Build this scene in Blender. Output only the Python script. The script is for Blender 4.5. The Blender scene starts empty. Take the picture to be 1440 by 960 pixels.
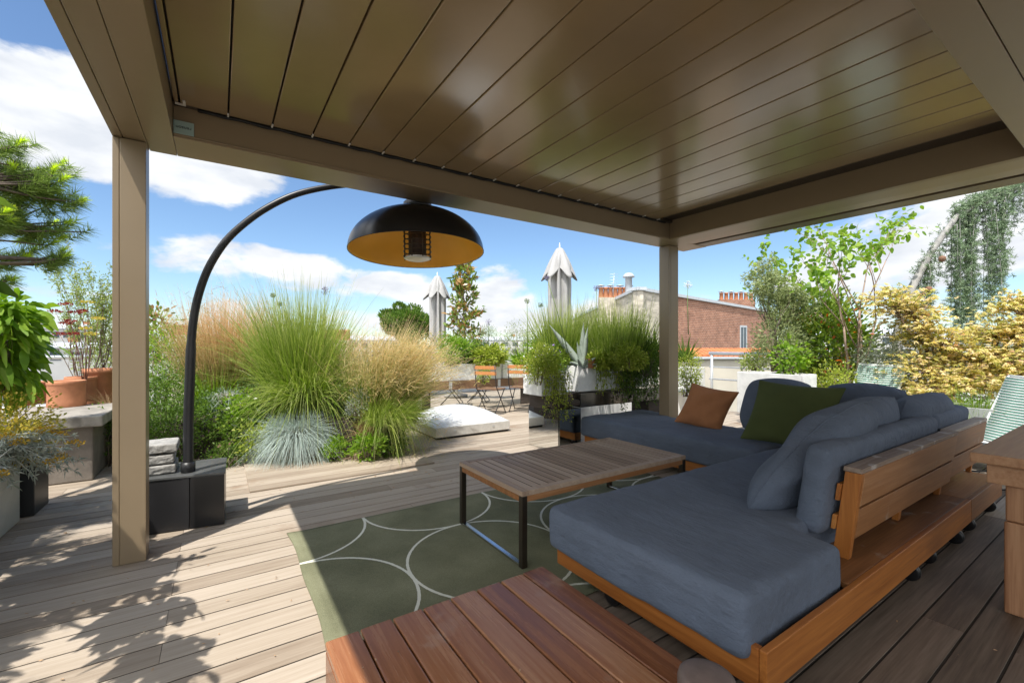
import bpy, bmesh, math, random
import numpy as np
from mathutils import Vector, Matrix, Euler
R = math.radians
random.seed(7)
SC = bpy.context.scene
C = SC.collection

# ------------------------------------------------------------------ camera, sky, sun, exposure
F_PX, YAW, CAM_H, HORIZ = 621.4, R(33.6), 1.25, 485.0
cam = bpy.data.cameras.new('camera'); camo = bpy.data.objects.new('camera', cam); C.objects.link(camo)
cam.sensor_width = 36; cam.lens = 36 * F_PX / 1440; cam.shift_y = 5 / 1440
cam.clip_start = 0.05; cam.clip_end = 6000
camo.location = (0, 0, CAM_H); camo.rotation_euler = (R(90), 0, -YAW)
SC.camera = camo
SUNDIR = Vector((-.395, -.27, 1)).normalized()
SUN_EL = math.asin(SUNDIR.z); SUN_AZ = math.atan2(SUNDIR.x, SUNDIR.y)
sun = bpy.data.lights.new('sun', 'SUN'); suno = bpy.data.objects.new('sun', sun); C.objects.link(suno)
sun.energy = 3.0; sun.angle = R(0.53); sun.color = (1, .955, .88)
suno.rotation_euler = SUNDIR.to_track_quat('Z', 'Y').to_euler()
SC.view_settings.view_transform = 'Standard'; SC.view_settings.look = 'None'
SC.view_settings.exposure = 1.05; SC.view_settings.gamma = 1.0; SC.view_settings.use_curve_mapping = False
SC.render.engine = 'CYCLES'
cy = SC.cycles
cy.max_bounces = 7; cy.diffuse_bounces = 4; cy.glossy_bounces = 4; cy.transmission_bounces = 4; cy.transparent_max_bounces = 6
cy.use_denoising = True; cy.caustics_reflective = False; cy.caustics_refractive = False
cy.sample_clamp_indirect = 6

def make_world():
    w = bpy.data.worlds.new('World'); SC.world = w; w.use_nodes = True
    nt = w.node_tree; N = nt.nodes; L = nt.links; N.clear()
    def node(t, **k):
        n = N.new(t)
        for a, b in k.items(): setattr(n, a, b)
        return n
    def put(s, v):
        if hasattr(v, 'is_output'): L.new(v, s)
        else: s.default_value = v
    def m(op, a, b=0.0, c=0.0):
        n = node('ShaderNodeMath', operation=op); put(n.inputs[0], a); put(n.inputs[1], b)
        put(n.inputs[2], c); return n.outputs[0]
    out = node('ShaderNodeOutputWorld'); bg = node('ShaderNodeBackground'); bg.inputs['Strength'].default_value = .14
    sky = node('ShaderNodeTexSky', sky_type='NISHITA'); sky.sun_disc = False
    sky.sun_elevation = SUN_EL; sky.sun_rotation = SUN_AZ; sky.altitude = 100; sky.air_density = 1.0; sky.dust_density = .25; sky.ozone_density = 2.0
    geo = node('ShaderNodeTexCoord'); d = geo.outputs['Generated']
    sep = node('ShaderNodeSeparateXYZ'); L.new(d, sep.inputs[0])
    x, y, z = sep.outputs
    az = m('MULTIPLY', m('ARCTAN2', x, y), 57.29578)      # degrees from +Y towards +X
    el = m('MULTIPLY', m('ARCSINE', z), 57.29578)
    mp = node('ShaderNodeMapping'); mp.inputs['Scale'].default_value = (1, 1, 2.1); L.new(d, mp.inputs[0])
    n1 = node('ShaderNodeTexNoise'); n1.inputs['Scale'].default_value = 6.5; n1.inputs['Detail'].default_value = 9; n1.inputs['Roughness'].default_value = .56
    n1.inputs['Distortion'].default_value = .15
    L.new(mp.outputs[0], n1.inputs['Vector'])
    f = n1.outputs[0]
    # cloud banks, those out of view added to fill the shade: azimuth, elevation, half widths, weight
    blobs = [(-13, 20, 8, 7, .36), (-22, 14, 8, 9, .3), (-30, 32, 14, 10, .2), (-2, 17.6, 9, 2.9, .40), (4, 9.0, 11, 2.2, .40), (18.5, 7.6, 5, 1.7, .36), (32, 6.8, 7, 4.4, .40), (26, 3.0, 22, 2.2, .18),
             (47, 4.0, 8, 1.8, .22), (66, 6, 8, 2.4, .30), (78, 10, 10, 5, .36), (88, 18, 10, 7, .25), (12, 2.5, 12, 1.5, .15), (120, 25, 26, 18, .40), (165, 28, 40, 24, .42), (-160, 30, 40, 26, .42), (-110, 30, 40, 26, .42), (-65, 28, 26, 20, .36),
             (4, 13.0, 13, 1.5, -.24), (20, 15, 13, 4, -.28), (45, 13, 14, 5, -.30), (-12, 27.5, 10, 2.2, -.20), (-10, 13, 3.5, 2.5, -.16), (62, 13, 7, 4, -.2)]
    acc = f
    for a0, e0, wa, we, wt in blobs:
        da = m('DIVIDE', m('SUBTRACT', az, float(a0)), float(wa)); de = m('DIVIDE', m('SUBTRACT', el, float(e0)), float(we))
        r2 = m('ADD', m('MULTIPLY', da, da), m('MULTIPLY', de, de))
        g = m('MULTIPLY', m('EXPONENT', m('MULTIPLY', r2, -1.0)), float(wt))
        acc = m('ADD', acc, g)
    mr = node('ShaderNodeMapRange', interpolation_type='SMOOTHSTEP'); L.new(acc, mr.inputs[0])
    mr.inputs[1].default_value = .61; mr.inputs[2].default_value = .77
    # lit tops and faintly grey bellies of the clouds
    n2 = node('ShaderNodeTexNoise'); n2.inputs['Scale'].default_value = 9; n2.inputs['Detail'].default_value = 5
    mp2 = node('ShaderNodeMapping'); mp2.inputs['Scale'].default_value = (1, 1, 2.6); mp2.inputs['Location'].default_value = (.3, .1, .12); L.new(d, mp2.inputs[0]); L.new(mp2.outputs[0], n2.inputs['Vector'])
    cr = node('ShaderNodeMapRange'); L.new(n2.outputs[0], cr.inputs[0]); cr.inputs[1].default_value = .35; cr.inputs[2].default_value = .62
    cc = node('ShaderNodeMix', data_type='RGBA'); L.new(cr.outputs[0], cc.inputs[0])
    cc.inputs[6].default_value = (2.8, 2.95, 3.2, 1); cc.inputs[7].default_value = (3.75, 3.8, 3.85, 1)
    mx = node('ShaderNodeMix', data_type='RGBA'); L.new(mr.outputs[0], mx.inputs[0])
    # clouds near the sun, out of view, boosted to brighten the shade
    dp = node('ShaderNodeVectorMath', operation='DOT_PRODUCT'); L.new(d, dp.inputs[0]); dp.inputs[1].default_value = SUNDIR
    br = node('ShaderNodeMapRange'); L.new(dp.outputs['Value'], br.inputs[0]); br.inputs[1].default_value = .42; br.inputs[2].default_value = .9; br.inputs[3].default_value = 1.0; br.inputs[4].default_value = 3.2
    vs = node('ShaderNodeVectorMath', operation='SCALE'); L.new(cc.outputs[2], vs.inputs[0]); L.new(br.outputs[0], vs.inputs['Scale'])
    hs = node('ShaderNodeMix', data_type='RGBA', blend_type='MULTIPLY'); hs.inputs[0].default_value = 1; L.new(sky.outputs[0], hs.inputs[6]); hs.inputs[7].default_value = (.52, .58, .63, 1); L.new(hs.outputs[2], mx.inputs[6]); L.new(vs.outputs[0], mx.inputs[7])
    L.new(mx.outputs[2], bg.inputs['Color']); L.new(bg.outputs[0], out.inputs[0])
make_world()

# ------------------------------------------------------------------ survey: a column of the picture and a depth give a spot on the terrace
def G(u, D):
    lat = (u - 720) / F_PX * D
    return (.5534 * D + .8329 * lat, .8329 * D - .5534 * lat)
def ZV(v, D): return CAM_H + (HORIZ - v) / F_PX * D

# ------------------------------------------------------------------ materials
MATS = {}
def base_mat(name):
    m = bpy.data.materials.new(name); m.use_nodes = True
    nt = m.node_tree; b = nt.nodes['Principled BSDF']
    return m, nt, b
def ln(nt, a, b): nt.links.new(a, b)
def noise(nt, scale, detail=4, rough=.55, vec=None, coord='Object', sc=(1, 1, 1)):
    n = nt.nodes.new('ShaderNodeTexNoise'); n.inputs['Scale'].default_value = scale; n.inputs['Detail'].default_value = detail; n.inputs['Roughness'].default_value = rough
    if vec is None:
        tc = nt.nodes.new('ShaderNodeTexCoord'); mp = nt.nodes.new('ShaderNodeMapping'); mp.inputs['Scale'].default_value = sc
        ln(nt, tc.outputs[coord], mp.inputs[0]); vec = mp.outputs[0]
    ln(nt, vec, n.inputs['Vector']); return n.outputs[0]
def ramp(nt, fac, stops):
    r = nt.nodes.new('ShaderNodeValToRGB'); e = r.color_ramp.elements
    while len(e) > 1: e.remove(e[-1])
    e[0].position = stops[0][0]; e[0].color = (*stops[0][1], 1)
    for p, c in stops[1:]:
        q = e.new(p); q.color = (*c, 1)
    ln(nt, fac, r.inputs[0]); return r.outputs[0]
def mixc(nt, fac, a, b, mode='MIX'):
    n = nt.nodes.new('ShaderNodeMix'); n.data_type = 'RGBA'; n.blend_type = mode
    for s, v in ((n.inputs[0], fac), (n.inputs[6], a), (n.inputs[7], b)):
        if hasattr(v, 'is_output'): ln(nt, v, s)
        elif isinstance(v, (int, float)): s.default_value = v
        else: s.default_value = (*v, 1)
    return n.outputs[2]
def mth(nt, op, a, b=0.0):
    n = nt.nodes.new('ShaderNodeMath'); n.operation = op
    for s, v in ((n.inputs[0], a), (n.inputs[1], b)):
        if hasattr(v, 'is_output'): ln(nt, v, s)
        else: s.default_value = v
    return n.outputs[0]
def bump(nt, b, h, strength, dist=.01):
    n = nt.nodes.new('ShaderNodeBump'); n.inputs['Strength'].default_value = strength; n.inputs['Distance'].default_value = dist
    ln(nt, h, n.inputs['Height']); ln(nt, n.outputs[0], b.inputs['Normal'])
def attr(nt, name):
    a = nt.nodes.new('ShaderNodeAttribute'); a.attribute_name = name; return a.outputs['Fac']

def simple(name, col, rough=.5, metal=0, var=.15, scale=6, bumps=0, bscale=60, spec=.5, sc=(1, 1, 1), coat=0):
    m, nt, b = base_mat(name)
    n = noise(nt, scale, 5, sc=sc)
    c0 = tuple(max(0, x * (1 - var)) for x in col); c1 = tuple(min(1, x * (1 + var)) for x in col)
    ln(nt, ramp(nt, n, [(.3, c0), (.7, c1)]), b.inputs['Base Color'])
    b.inputs['Roughness'].default_value = rough; b.inputs['Metallic'].default_value = metal
    b.inputs['Specular IOR Level'].default_value = spec
    if coat: b.inputs['Coat Weight'].default_value = coat; b.inputs['Coat Roughness'].default_value = .2
    if bumps: bump(nt, b, noise(nt, bscale, 4), bumps, .004)
    return m
def wood(name, dark, mid, light, axis=0, rough=.5, tint=.5, grain=1.0, bmp=.25, spec=.4, stain=None):
    """board wood: long grain along one local axis, each board its own tone ('tint' per face)"""
    m, nt, b = base_mat(name)
    tc = nt.nodes.new('ShaderNodeTexCoord'); t = attr(nt, 'tint')
    off = nt.nodes.new('ShaderNodeCombineXYZ'); k = mth(nt, 'MULTIPLY', t, 37.0)
    for i in range(3): ln(nt, k, off.inputs[i])
    add = nt.nodes.new('ShaderNodeVectorMath'); add.operation = 'ADD'; ln(nt, tc.outputs['Object'], add.inputs[0]); ln(nt, off.outputs[0], add.inputs[1])
    s = [14, 14, 14]; s[axis] = .8
    mp = nt.nodes.new('ShaderNodeMapping'); mp.inputs['Scale'].default_value = s; ln(nt, add.outputs[0], mp.inputs[0])
    g1 = noise(nt, 2.2, 6, .65, vec=mp.outputs[0])
    s2 = [70, 70, 70]; s2[axis] = 2.0
    mp2 = nt.nodes.new('ShaderNodeMapping'); mp2.inputs['Scale'].default_value = s2; ln(nt, add.outputs[0], mp2.inputs[0])
    g2 = noise(nt, 1.5, 4, .6, vec=mp2.outputs[0])
    v = mth(nt, 'ADD', mth(nt, 'MULTIPLY', g1, .65 * grain), mth(nt, 'MULTIPLY', g2, .35 * grain))
    v = mth(nt, 'ADD', mth(nt, 'ADD', v, .5 - .5 * grain), mth(nt, 'MULTIPLY', mth(nt, 'SUBTRACT', t, .5), tint))
    c = ramp(nt, v, [(.25, dark), (.5, mid), (.78, light)])
    if stain:
        sn = noise(nt, stain[1], 5, .6)
        c = mixc(nt, ramp(nt, sn, [(stain[2], (0, 0, 0)), (stain[2] + .12, (1, 1, 1))]), c, stain[0])
    ln(nt, c, b.inputs['Base Color'])
    rr = nt.nodes.new('ShaderNodeMapRange'); ln(nt, g1, rr.inputs[0]); rr.inputs[3].default_value = rough - .1; rr.inputs[4].default_value = min(1, rough + .12)
    ln(nt, rr.outputs[0], b.inputs['Roughness']); b.inputs['Specular IOR Level'].default_value = spec
    bump(nt, b, g2, bmp, .002)
    return m
def fabric(name, col, rough=.9, weave=260, sheen=.05, wr=.9, spec=.1):
    m, nt, b = base_mat(name)
    n = noise(nt, 3.5, 6, .6)
    f = noise(nt, weave, 2, .5)
    c = ramp(nt, mth(nt, 'ADD', mth(nt, 'MULTIPLY', n, .75), mth(nt, 'MULTIPLY', f, .25)), [(.3, tuple(x * .84 for x in col)), (.7, tuple(x * 1.14 for x in col))])
    ln(nt, c, b.inputs['Base Color']); b.inputs['Roughness'].default_value = rough; b.inputs['Specular IOR Level'].default_value = spec
    b.inputs['Sheen Weight'].default_value = sheen
    w1 = mth(nt, 'ADD', noise(nt, 7, 6, .62, sc=(1, .45, 1)), mth(nt, 'MULTIPLY', noise(nt, 22, 4, .6, sc=(1, .3, 1)), .35))
    h = mth(nt, 'ADD', mth(nt, 'MULTIPLY', w1, 1.0), mth(nt, 'MULTIPLY', f, .06))
    bump(nt, b, h, wr, .03)
    return m
def foliage(name, stops, transl=.35, rough=.5, spec=.3, along=None):
    """leaves: colour from each leaf's own 'tint'; optionally a second colour towards the blade tips ('along')"""
    m, nt, b = base_mat(name)
    c = ramp(nt, attr(nt, 'tint'), stops)
    if along:
        a = attr(nt, 'along')
        mr = nt.nodes.new('ShaderNodeMapRange'); ln(nt, a, mr.inputs[0]); mr.inputs[1].default_value = along[1]; mr.inputs[2].default_value = along[2]
        c = mixc(nt, mr.outputs[0], c, along[0])
        if len(along) > 3:
            m2 = nt.nodes.new('ShaderNodeMapRange'); ln(nt, a, m2.inputs[0]); m2.inputs[1].default_value = along[4]; m2.inputs[2].default_value = along[5]
            c = mixc(nt, m2.outputs[0], along[3], c)
    ln(nt, c, b.inputs['Base Color']); b.inputs['Roughness'].default_value = rough; b.inputs['Specular IOR Level'].default_value = spec
    tr = nt.nodes.new('ShaderNodeBsdfTranslucent'); hs = nt.nodes.new('ShaderNodeHueSaturation'); hs.inputs['Value'].default_value = 1.5; hs.inputs['Saturation'].default_value = 1.1
    ln(nt, c, hs.inputs['Color']); ln(nt, hs.outputs[0], tr.inputs[0])
    mx = nt.nodes.new('ShaderNodeMixShader'); mx.inputs[0].default_value = transl
    ln(nt, b.outputs[0], mx.inputs[1]); ln(nt, tr.outputs[0], mx.inputs[2]); ln(nt, mx.outputs[0], nt.nodes['Material Output'].inputs[0])
    return m

M = {}
M['bronze'] = simple('bronze_aluminium', (.265, .198, .122), rough=.36, metal=.0, var=.03, scale=3, spec=.55)
M['bronze_gloss'] = simple('bronze_louvre', (.285, .205, .112), rough=.17, var=.10, scale=1.3, spec=.8)
M['bronze_mid'] = simple('bronze_screen_guide', (.13, .098, .062), rough=.4, var=.05)  # darker bronze puts the guide's missing reflection into its colour
M['bronze_dark'] = simple('bronze_gutter_shade', (.055, .042, .03), rough=.4, var=.05)
M['black_gap'] = simple('matt_black', (.012, .012, .012), rough=.7)
M['clip'] = simple('pale_plastic', (.72, .70, .66), rough=.4, var=.03)
M['sticker'] = simple('teal_label', (.34, .47, .46), rough=.35, var=.04)
M['ink'] = simple('dark_ink', (.03, .035, .04), rough=.5)
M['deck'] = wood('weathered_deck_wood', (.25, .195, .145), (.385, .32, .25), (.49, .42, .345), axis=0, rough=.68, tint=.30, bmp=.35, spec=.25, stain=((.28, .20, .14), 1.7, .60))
M['deck_brown_shade'] = wood('shaded_brown_deck_wood', (.095, .068, .048), (.185, .14, .105), (.29, .23, .18), axis=0, rough=.55, tint=.3, bmp=.4, spec=.35, grain=1.2)  # browner unbleached wood, darkened too for the shade of sofa and table
M['deck_under'] = simple('dark_deck_underlay', (.035, .028, .022), rough=.9)
M['platform'] = wood('oiled_red_brown_wood', (.15, .05, .018), (.29, .115, .045), (.43, .225, .115), axis=1, rough=.25, tint=.4, bmp=.2, spec=.55, stain=((.40, .25, .17), 3.2, .60))
M['teak'] = wood('orange_teak', (.27, .085, .018), (.45, .165, .035), (.56, .25, .07), axis=0, rough=.45, tint=.25, bmp=.15)
M['teak_y'] = wood('orange_teak_crosswise', (.27, .085, .018), (.45, .165, .035), (.56, .25, .07), axis=1, rough=.45, tint=.25, bmp=.15)
M['teak_z'] = wood('orange_teak_upright', (.27, .085, .018), (.45, .165, .035), (.56, .25, .07), axis=2, rough=.45, tint=.25, bmp=.15)
M['teak_worn'] = wood('worn_brown_teak', (.19, .075, .022), (.33, .145, .052), (.45, .24, .115), axis=0, rough=.5, tint=.3, bmp=.25, stain=((.42, .33, .26), 5, .63))
M['teak_bleached'] = wood('sun_bleached_teak', (.19, .12, .08), (.34, .265, .21), (.52, .46, .41), axis=0, rough=.6, tint=.3, bmp=.3, stain=((.60, .57, .54), 6, .56))
M['table_top'] = wood('grey_brown_slats', (.20, .13, .085), (.36, .255, .18), (.48, .37, .28), axis=1, rough=.5, tint=.35, bmp=.2, spec=.35)
M['table_wood'] = wood('reddish_larch', (.25, .11, .05), (.43, .225, .115), (.56, .34, .19), axis=0, rough=.5, tint=.2, bmp=.3)
M['table_wood_z'] = wood('reddish_larch_upright', (.25, .11, .05), (.45, .24, .125), (.58, .36, .20), axis=2, rough=.55, tint=.2, bmp=.35)
M['steel_dark'] = simple('bronze_steel', (.075, .06, .045), rough=.35, metal=.75, var=.1)
M['steel_bright'] = simple('polished_steel', (.62, .62, .63), rough=.22, metal=1, var=.04)
M['steel_rail'] = simple('galvanised_rail', (.62, .64, .66), rough=.4, metal=.5, var=.06)
M['black_paint'] = simple('black_powder_coat', (.018, .018, .02), rough=.42, var=.15, scale=9)
M['black_gloss'] = simple('black_enamel', (.012, .012, .013), rough=.28, var=.1)
M['gold'] = simple('gold_lining', (.92, .50, .055), rough=.45, metal=.0, var=.05, scale=4)
M['fab_blue'] = fabric('slate_blue_canvas', weave=150, col=(.122, .146, .192))
M['fab_brown'] = fabric('rust_brown_cotton', (.38, .165, .075), wr=.2)
M['fab_green'] = fabric('dark_olive_cotton', (.085, .102, .036), wr=.15)
M['fab_grey'] = fabric('grey_parasol_canvas', (.40, .395, .39), sheen=0, wr=.12)
M['acrylic'] = simple('opal_acrylic', (.86, .87, .86), rough=.18, var=.02, spec=.6)
M['white_metal'] = simple('white_frame_paint', (.62, .60, .56), rough=.55, var=.1, scale=14)
M['white_box'] = simple('white_fibre_cement', (.82, .815, .80), rough=.7, var=.14, scale=7, bumps=.2)
M['zinc'] = simple('pale_zinc', (.50, .51, .50), rough=.45, metal=.2, var=.08)
M['mirror'] = simple('mirror_glass', (.86, .88, .87), rough=.02, metal=1, var=.01)
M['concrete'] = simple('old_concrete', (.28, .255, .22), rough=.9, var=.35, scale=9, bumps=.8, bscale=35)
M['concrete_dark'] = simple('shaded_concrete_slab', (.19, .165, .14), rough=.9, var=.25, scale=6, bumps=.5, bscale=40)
M['paver'] = simple('grey_stone_paver', (.36, .35, .33), rough=.92, var=.3, scale=14, bumps=1, bscale=45)
M['terracotta'] = simple('terracotta', (.46, .19, .095), rough=.8, var=.22, scale=7, bumps=.3, bscale=40)
M['soil'] = simple('soil', (.045, .032, .022), rough=1, var=.4, scale=30, bumps=1, bscale=50)
M['dark_wood'] = simple('dark_wood_planter', (.06, .045, .035), rough=.8, var=.3, scale=8, sc=(1, 1, 8))
M['brown_plank'] = simple('brown_plank', (.20, .11, .06), rough=.6, var=.25, scale=6, sc=(.4, 6, 6))
M['cord'] = simple('white_cord', (.72, .75, .73), rough=.5, var=.03)
M['cord_green'] = simple('mint_cord', (.16, .42, .33), rough=.5, var=.05)
M['bark'] = simple('grey_bark', (.16, .125, .095), rough=.95, var=.4, scale=25, bumps=.8)
M['bark_pale'] = simple('pale_pink_bark', (.33, .235, .18), rough=.85, var=.3, scale=18, bumps=.4)
M['bark_cedar'] = simple('silver_bark', (.30, .29, .275), rough=.9, var=.3, scale=16, bumps=.8)
M['cone'] = simple('brown_cone', (.19, .10, .06), rough=.85, var=.3, scale=40)
M['petal_white'] = simple('white_petals', (.8, .8, .78), rough=.7, var=.05)
M['petal_purple'] = simple('purple_petals', (.34, .20, .55), rough=.7, var=.1)
M['petal_pink'] = simple('magenta_petals', (.55, .08, .28), rough=.7, var=.1)

# ------------------------------------------------------------------ mesh builder
class MB:
    def __init__(s): s.v = []; s.f = []; s.t = []; s.sm = []
    def add(s, vs, fs, tint=None, smooth=False):
        o = len(s.v); s.v += [tuple(p) for p in vs]; s.f += [tuple(i + o for i in f) for f in fs]
        t = random.random() if tint is None else tint
        s.t += [t] * len(fs); s.sm += [smooth] * len(fs)
    def box(s, a, b, tint=None, mat=None):
        (x0, y0, z0), (x1, y1, z1) = a, b
        vs = [(x0, y0, z0), (x1, y0, z0), (x1, y1, z0), (x0, y1, z0), (x0, y0, z1), (x1, y0, z1), (x1, y1, z1), (x0, y1, z1)]
        if mat is not None: vs = [tuple(mat @ Vector(p)) for p in vs]
        s.add(vs, [(0, 3, 2, 1), (4, 5, 6, 7), (0, 1, 5, 4), (1, 2, 6, 5), (2, 3, 7, 6), (3, 0, 4, 7)], tint)
    def prism(s, poly, z0, z1, tint=None):
        n = len(poly)
        s.add([(x, y, z0) for x, y in poly] + [(x, y, z1) for x, y in poly],
              [tuple(range(n))[::-1], tuple(range(n, 2 * n))] + [(i, (i + 1) % n, n + (i + 1) % n, n + i) for i in range(n)], tint)
    def extrude_x(s, prof, x0, x1, tint=None):      # prof: (y, z) points
        n = len(prof)
        s.add([(x0, y, z) for y, z in prof] + [(x1, y, z) for y, z in prof],
              [tuple(range(n))[::-1], tuple(range(n, 2 * n))] + [(i, (i + 1) % n, n + (i + 1) % n, n + i) for i in range(n)], tint)
    def extrude_y(s, prof, y0, y1, tint=None):      # prof: (x, z) points
        n = len(prof)
        s.add([(x, y0, z) for x, z in prof] + [(x, y1, z) for x, z in prof],
              [tuple(range(n))[::-1], tuple(range(n, 2 * n))] + [(i, (i + 1) % n, n + (i + 1) % n, n + i) for i in range(n)], tint)
    def tube(s, pts, rad, n=8, tint=None, cap=True):
        pts = [Vector(p) for p in pts]; rad = rad if hasattr(rad, '__len__') else [rad] * len(pts)
        vs = []; prev = None
        for i, p in enumerate(pts):
            d = (pts[min(i + 1, len(pts) - 1)] - pts[max(i - 1, 0)])
            if d.length < 1e-9: d = Vector((0, 0, 1))
            d.normalize()
            if prev is None: a = d.orthogonal().normalized()
            else:
                a = prev - d * prev.dot(d)
                a = a.normalized() if a.length > 1e-6 else d.orthogonal().normalized()
            prev = a; b = d.cross(a)
            for k in range(n):
                q = 2 * math.pi * k / n; vs.append(p + (a * math.cos(q) + b * math.sin(q)) * rad[i])
        fs = [(i * n + k, i * n + (k + 1) % n, (i + 1) * n + (k + 1) % n, (i + 1) * n + k) for i in range(len(pts) - 1) for k in range(n)]
        if cap: fs += [tuple(range(n))[::-1], tuple(range((len(pts) - 1) * n, len(pts) * n))]
        s.add(vs, fs, tint, True)
    def lathe(s, prof, n=32, c=(0, 0, 0), tint=None, smooth=True):   # prof: (r, z)
        vs = []; fs = []
        for r, z in prof:
            for k in range(n):
                q = 2 * math.pi * k / n; vs.append((c[0] + r * math.cos(q), c[1] + r * math.sin(q), c[2] + z))
        for i in range(len(prof) - 1):
            for k in range(n): fs.append((i * n + k, i * n + (k + 1) % n, (i + 1) * n + (k + 1) % n, (i + 1) * n + k))
        s.add(vs, fs, tint, smooth)
    def build(s, name, mat, parent=None, bevel=0, seg=2):
        me = bpy.data.meshes.new(name); me.from_pydata(s.v, [], s.f)
        a = me.attributes.new('tint', 'FLOAT', 'FACE'); a.data.foreach_set('value', s.t)
        me.polygons.foreach_set('use_smooth', s.sm)
        me.materials.append(mat); me.update()
        o = bpy.data.objects.new(name, me); C.objects.link(o)
        if parent is not None:
            o.parent = parent; o.matrix_parent_inverse = Matrix.Identity(4)
        if bevel:
            b = o.modifiers.new('bevel', 'BEVEL'); b.width = bevel; b.segments = seg; b.limit_method = 'ANGLE'; b.angle_limit = R(40)
        return o

def tag(o, label=None, cat=None, group=None, kind=None):
    if label: o['label'] = label
    if cat: o['category'] = cat
    if group: o['group'] = group
    if kind: o['kind'] = kind
    return o
def thing(name, label, cat, loc=(0, 0, 0), rz=0, group=None):
    o = bpy.data.objects.new(name, None); o.empty_display_size = .1; C.objects.link(o)
    o.location = loc; o.rotation_euler = (0, 0, rz)
    return tag(o, label, cat, group)
def copy_tree(o, parent=None):
    c = o.copy(); C.objects.link(c)
    if parent is not None: c.parent = parent
    for ch in [x for x in bpy.data.objects if x.parent == o]: copy_tree(ch, c)
    return c

# ------------------------------------------------------------------ foliage strips (numpy)
def unit(a):
    return a / np.maximum(np.linalg.norm(a, axis=-1, keepdims=True), 1e-9)
class FM:
    """collects leaf / blade strips for one plant"""
    def __init__(s, seed=0): s.r = np.random.default_rng(seed); s.V = []; s.F = []; s.T = []; s.A = []; s.n = 0
    def strips(s, P, D, L, W, nseg=2, droop=0., kind='leaf', tint=None, curl=0., side=None):
        r = s.r; P = np.asarray(P, float); N = len(P)
        if N == 0: return
        D = unit(np.broadcast_to(np.asarray(D, float), (N, 3)).copy())
        L = np.broadcast_to(np.asarray(L, float), (N,)); W = np.broadcast_to(np.asarray(W, float), (N,)); droop = np.broadcast_to(np.asarray(droop, float), (N,))
        t = np.linspace(0, 1, nseg + 1)
        cen = P[:, None, :] + D[:, None, :] * (L[:, None] * t)[..., None]
        cen[:, :, 2] -= (droop * L)[:, None] * t ** 2
        S = np.cross(D, r.normal(size=(N, 3)) * (1. if side is None else side) + (np.array([0, 0, 0.]) if side is None else np.array([0, 0, 1.])))
        S = unit(S)
        if kind == 'leaf':
            pr = np.sin(np.pi * np.clip(t, .0, 1) ** .8); pr[0] = .12; pr[-1] = .04
            if nseg == 1: pr = np.array([.5, .5])
        elif kind == 'oval':
            pr = np.sin(np.pi * np.clip(t * .9 + .07, 0, 1)) ** .6
        else: pr = np.clip(1 - t, 0.06, 1) ** .7
        off = S[:, None, :] * (W[:, None] * pr * .5)[..., None]
        V = np.stack([cen - off, cen + off], 2).reshape(N, -1, 3)      # (N, 2*(nseg+1), 3)
        k = 2 * (nseg + 1)
        q = np.array([[2 * i, 2 * i + 1, 2 * i + 3, 2 * i + 2] for i in range(nseg)])
        F = (np.arange(N) * k)[:, None, None] + q[None]
        if tint is None: tint = r.random(N)
        s.V.append(V.reshape(-1, 3)); s.F.append(F.reshape(-1, 4) + s.n); s.T.append(np.repeat(np.clip(tint, 0, 1), nseg)); s.A.append(np.tile(np.repeat(t, 2), N))
        s.n += N * k
    def diamonds(s, P, D, L, W, fold=.25, tint=None, droop=0.):
        r = s.r; P = np.asarray(P, float); N = len(P)
        if N == 0: return
        D = unit(np.asarray(D, float)); L = np.broadcast_to(np.asarray(L, float), (N,)); W = np.broadcast_to(np.asarray(W, float), (N,))
        S = unit(np.cross(D, r.normal(size=(N, 3)) + np.array([0, 0, .8]))); U = np.cross(S, D)
        mid = P + D * (L * .45)[:, None]; tip = P + D * L[:, None] - np.array([0, 0, 1.]) * (L * droop)[:, None]
        V = np.stack([P, mid - S * (W * .5)[:, None] + U * (W * fold * .5)[:, None], tip, mid + S * (W * .5)[:, None] + U * (W * fold * .5)[:, None]], 1)
        F = (np.arange(N) * 4)[:, None] + np.arange(4)[None]
        if tint is None: tint = r.random(N)
        s.V.append(V.reshape(-1, 3)); s.F.append(F + s.n); s.T.append(np.clip(tint, 0, 1)); s.A.append(np.tile(np.array([0, .5, 1, .5]), N)); s.n += 4 * N
    def build(s, name, mat, parent=None):
        V = np.concatenate(s.V); F = np.concatenate(s.F); T = np.concatenate(s.T); A = np.concatenate(s.A)
        me = bpy.data.meshes.new(name)
        me.vertices.add(len(V)); me.vertices.foreach_set('co', V.astype(np.float32).ravel())
        me.loops.add(F.size); me.loops.foreach_set('vertex_index', F.astype(np.int32).ravel())
        me.polygons.add(len(F)); me.polygons.foreach_set('loop_start', np.arange(0, F.size, 4, dtype=np.int32))
        a = me.attributes.new('tint', 'FLOAT', 'FACE'); a.data.foreach_set('value', T.astype(np.float32))
        b = me.attributes.new('along', 'FLOAT', 'POINT'); b.data.foreach_set('value', A.astype(np.float32))
        me.materials.append(mat); me.update(calc_edges=True)
        o = bpy.data.objects.new(name, me); C.objects.link(o)
        if parent is not None: o.parent = parent
        return o
def ell(r, n, c, rad, shell=.5, half=False):
    """points in an ellipsoid, biased to its outside; returns points and outward directions"""
    d = unit(r.normal(size=(n, 3)))
    if half: d[:, 2] = np.abs(d[:, 2])
    q = (shell + (1 - shell) * r.random(n)) ** .6
    return np.asarray(c) + d * q[:, None] * np.asarray(rad), d

exec_order = []
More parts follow.
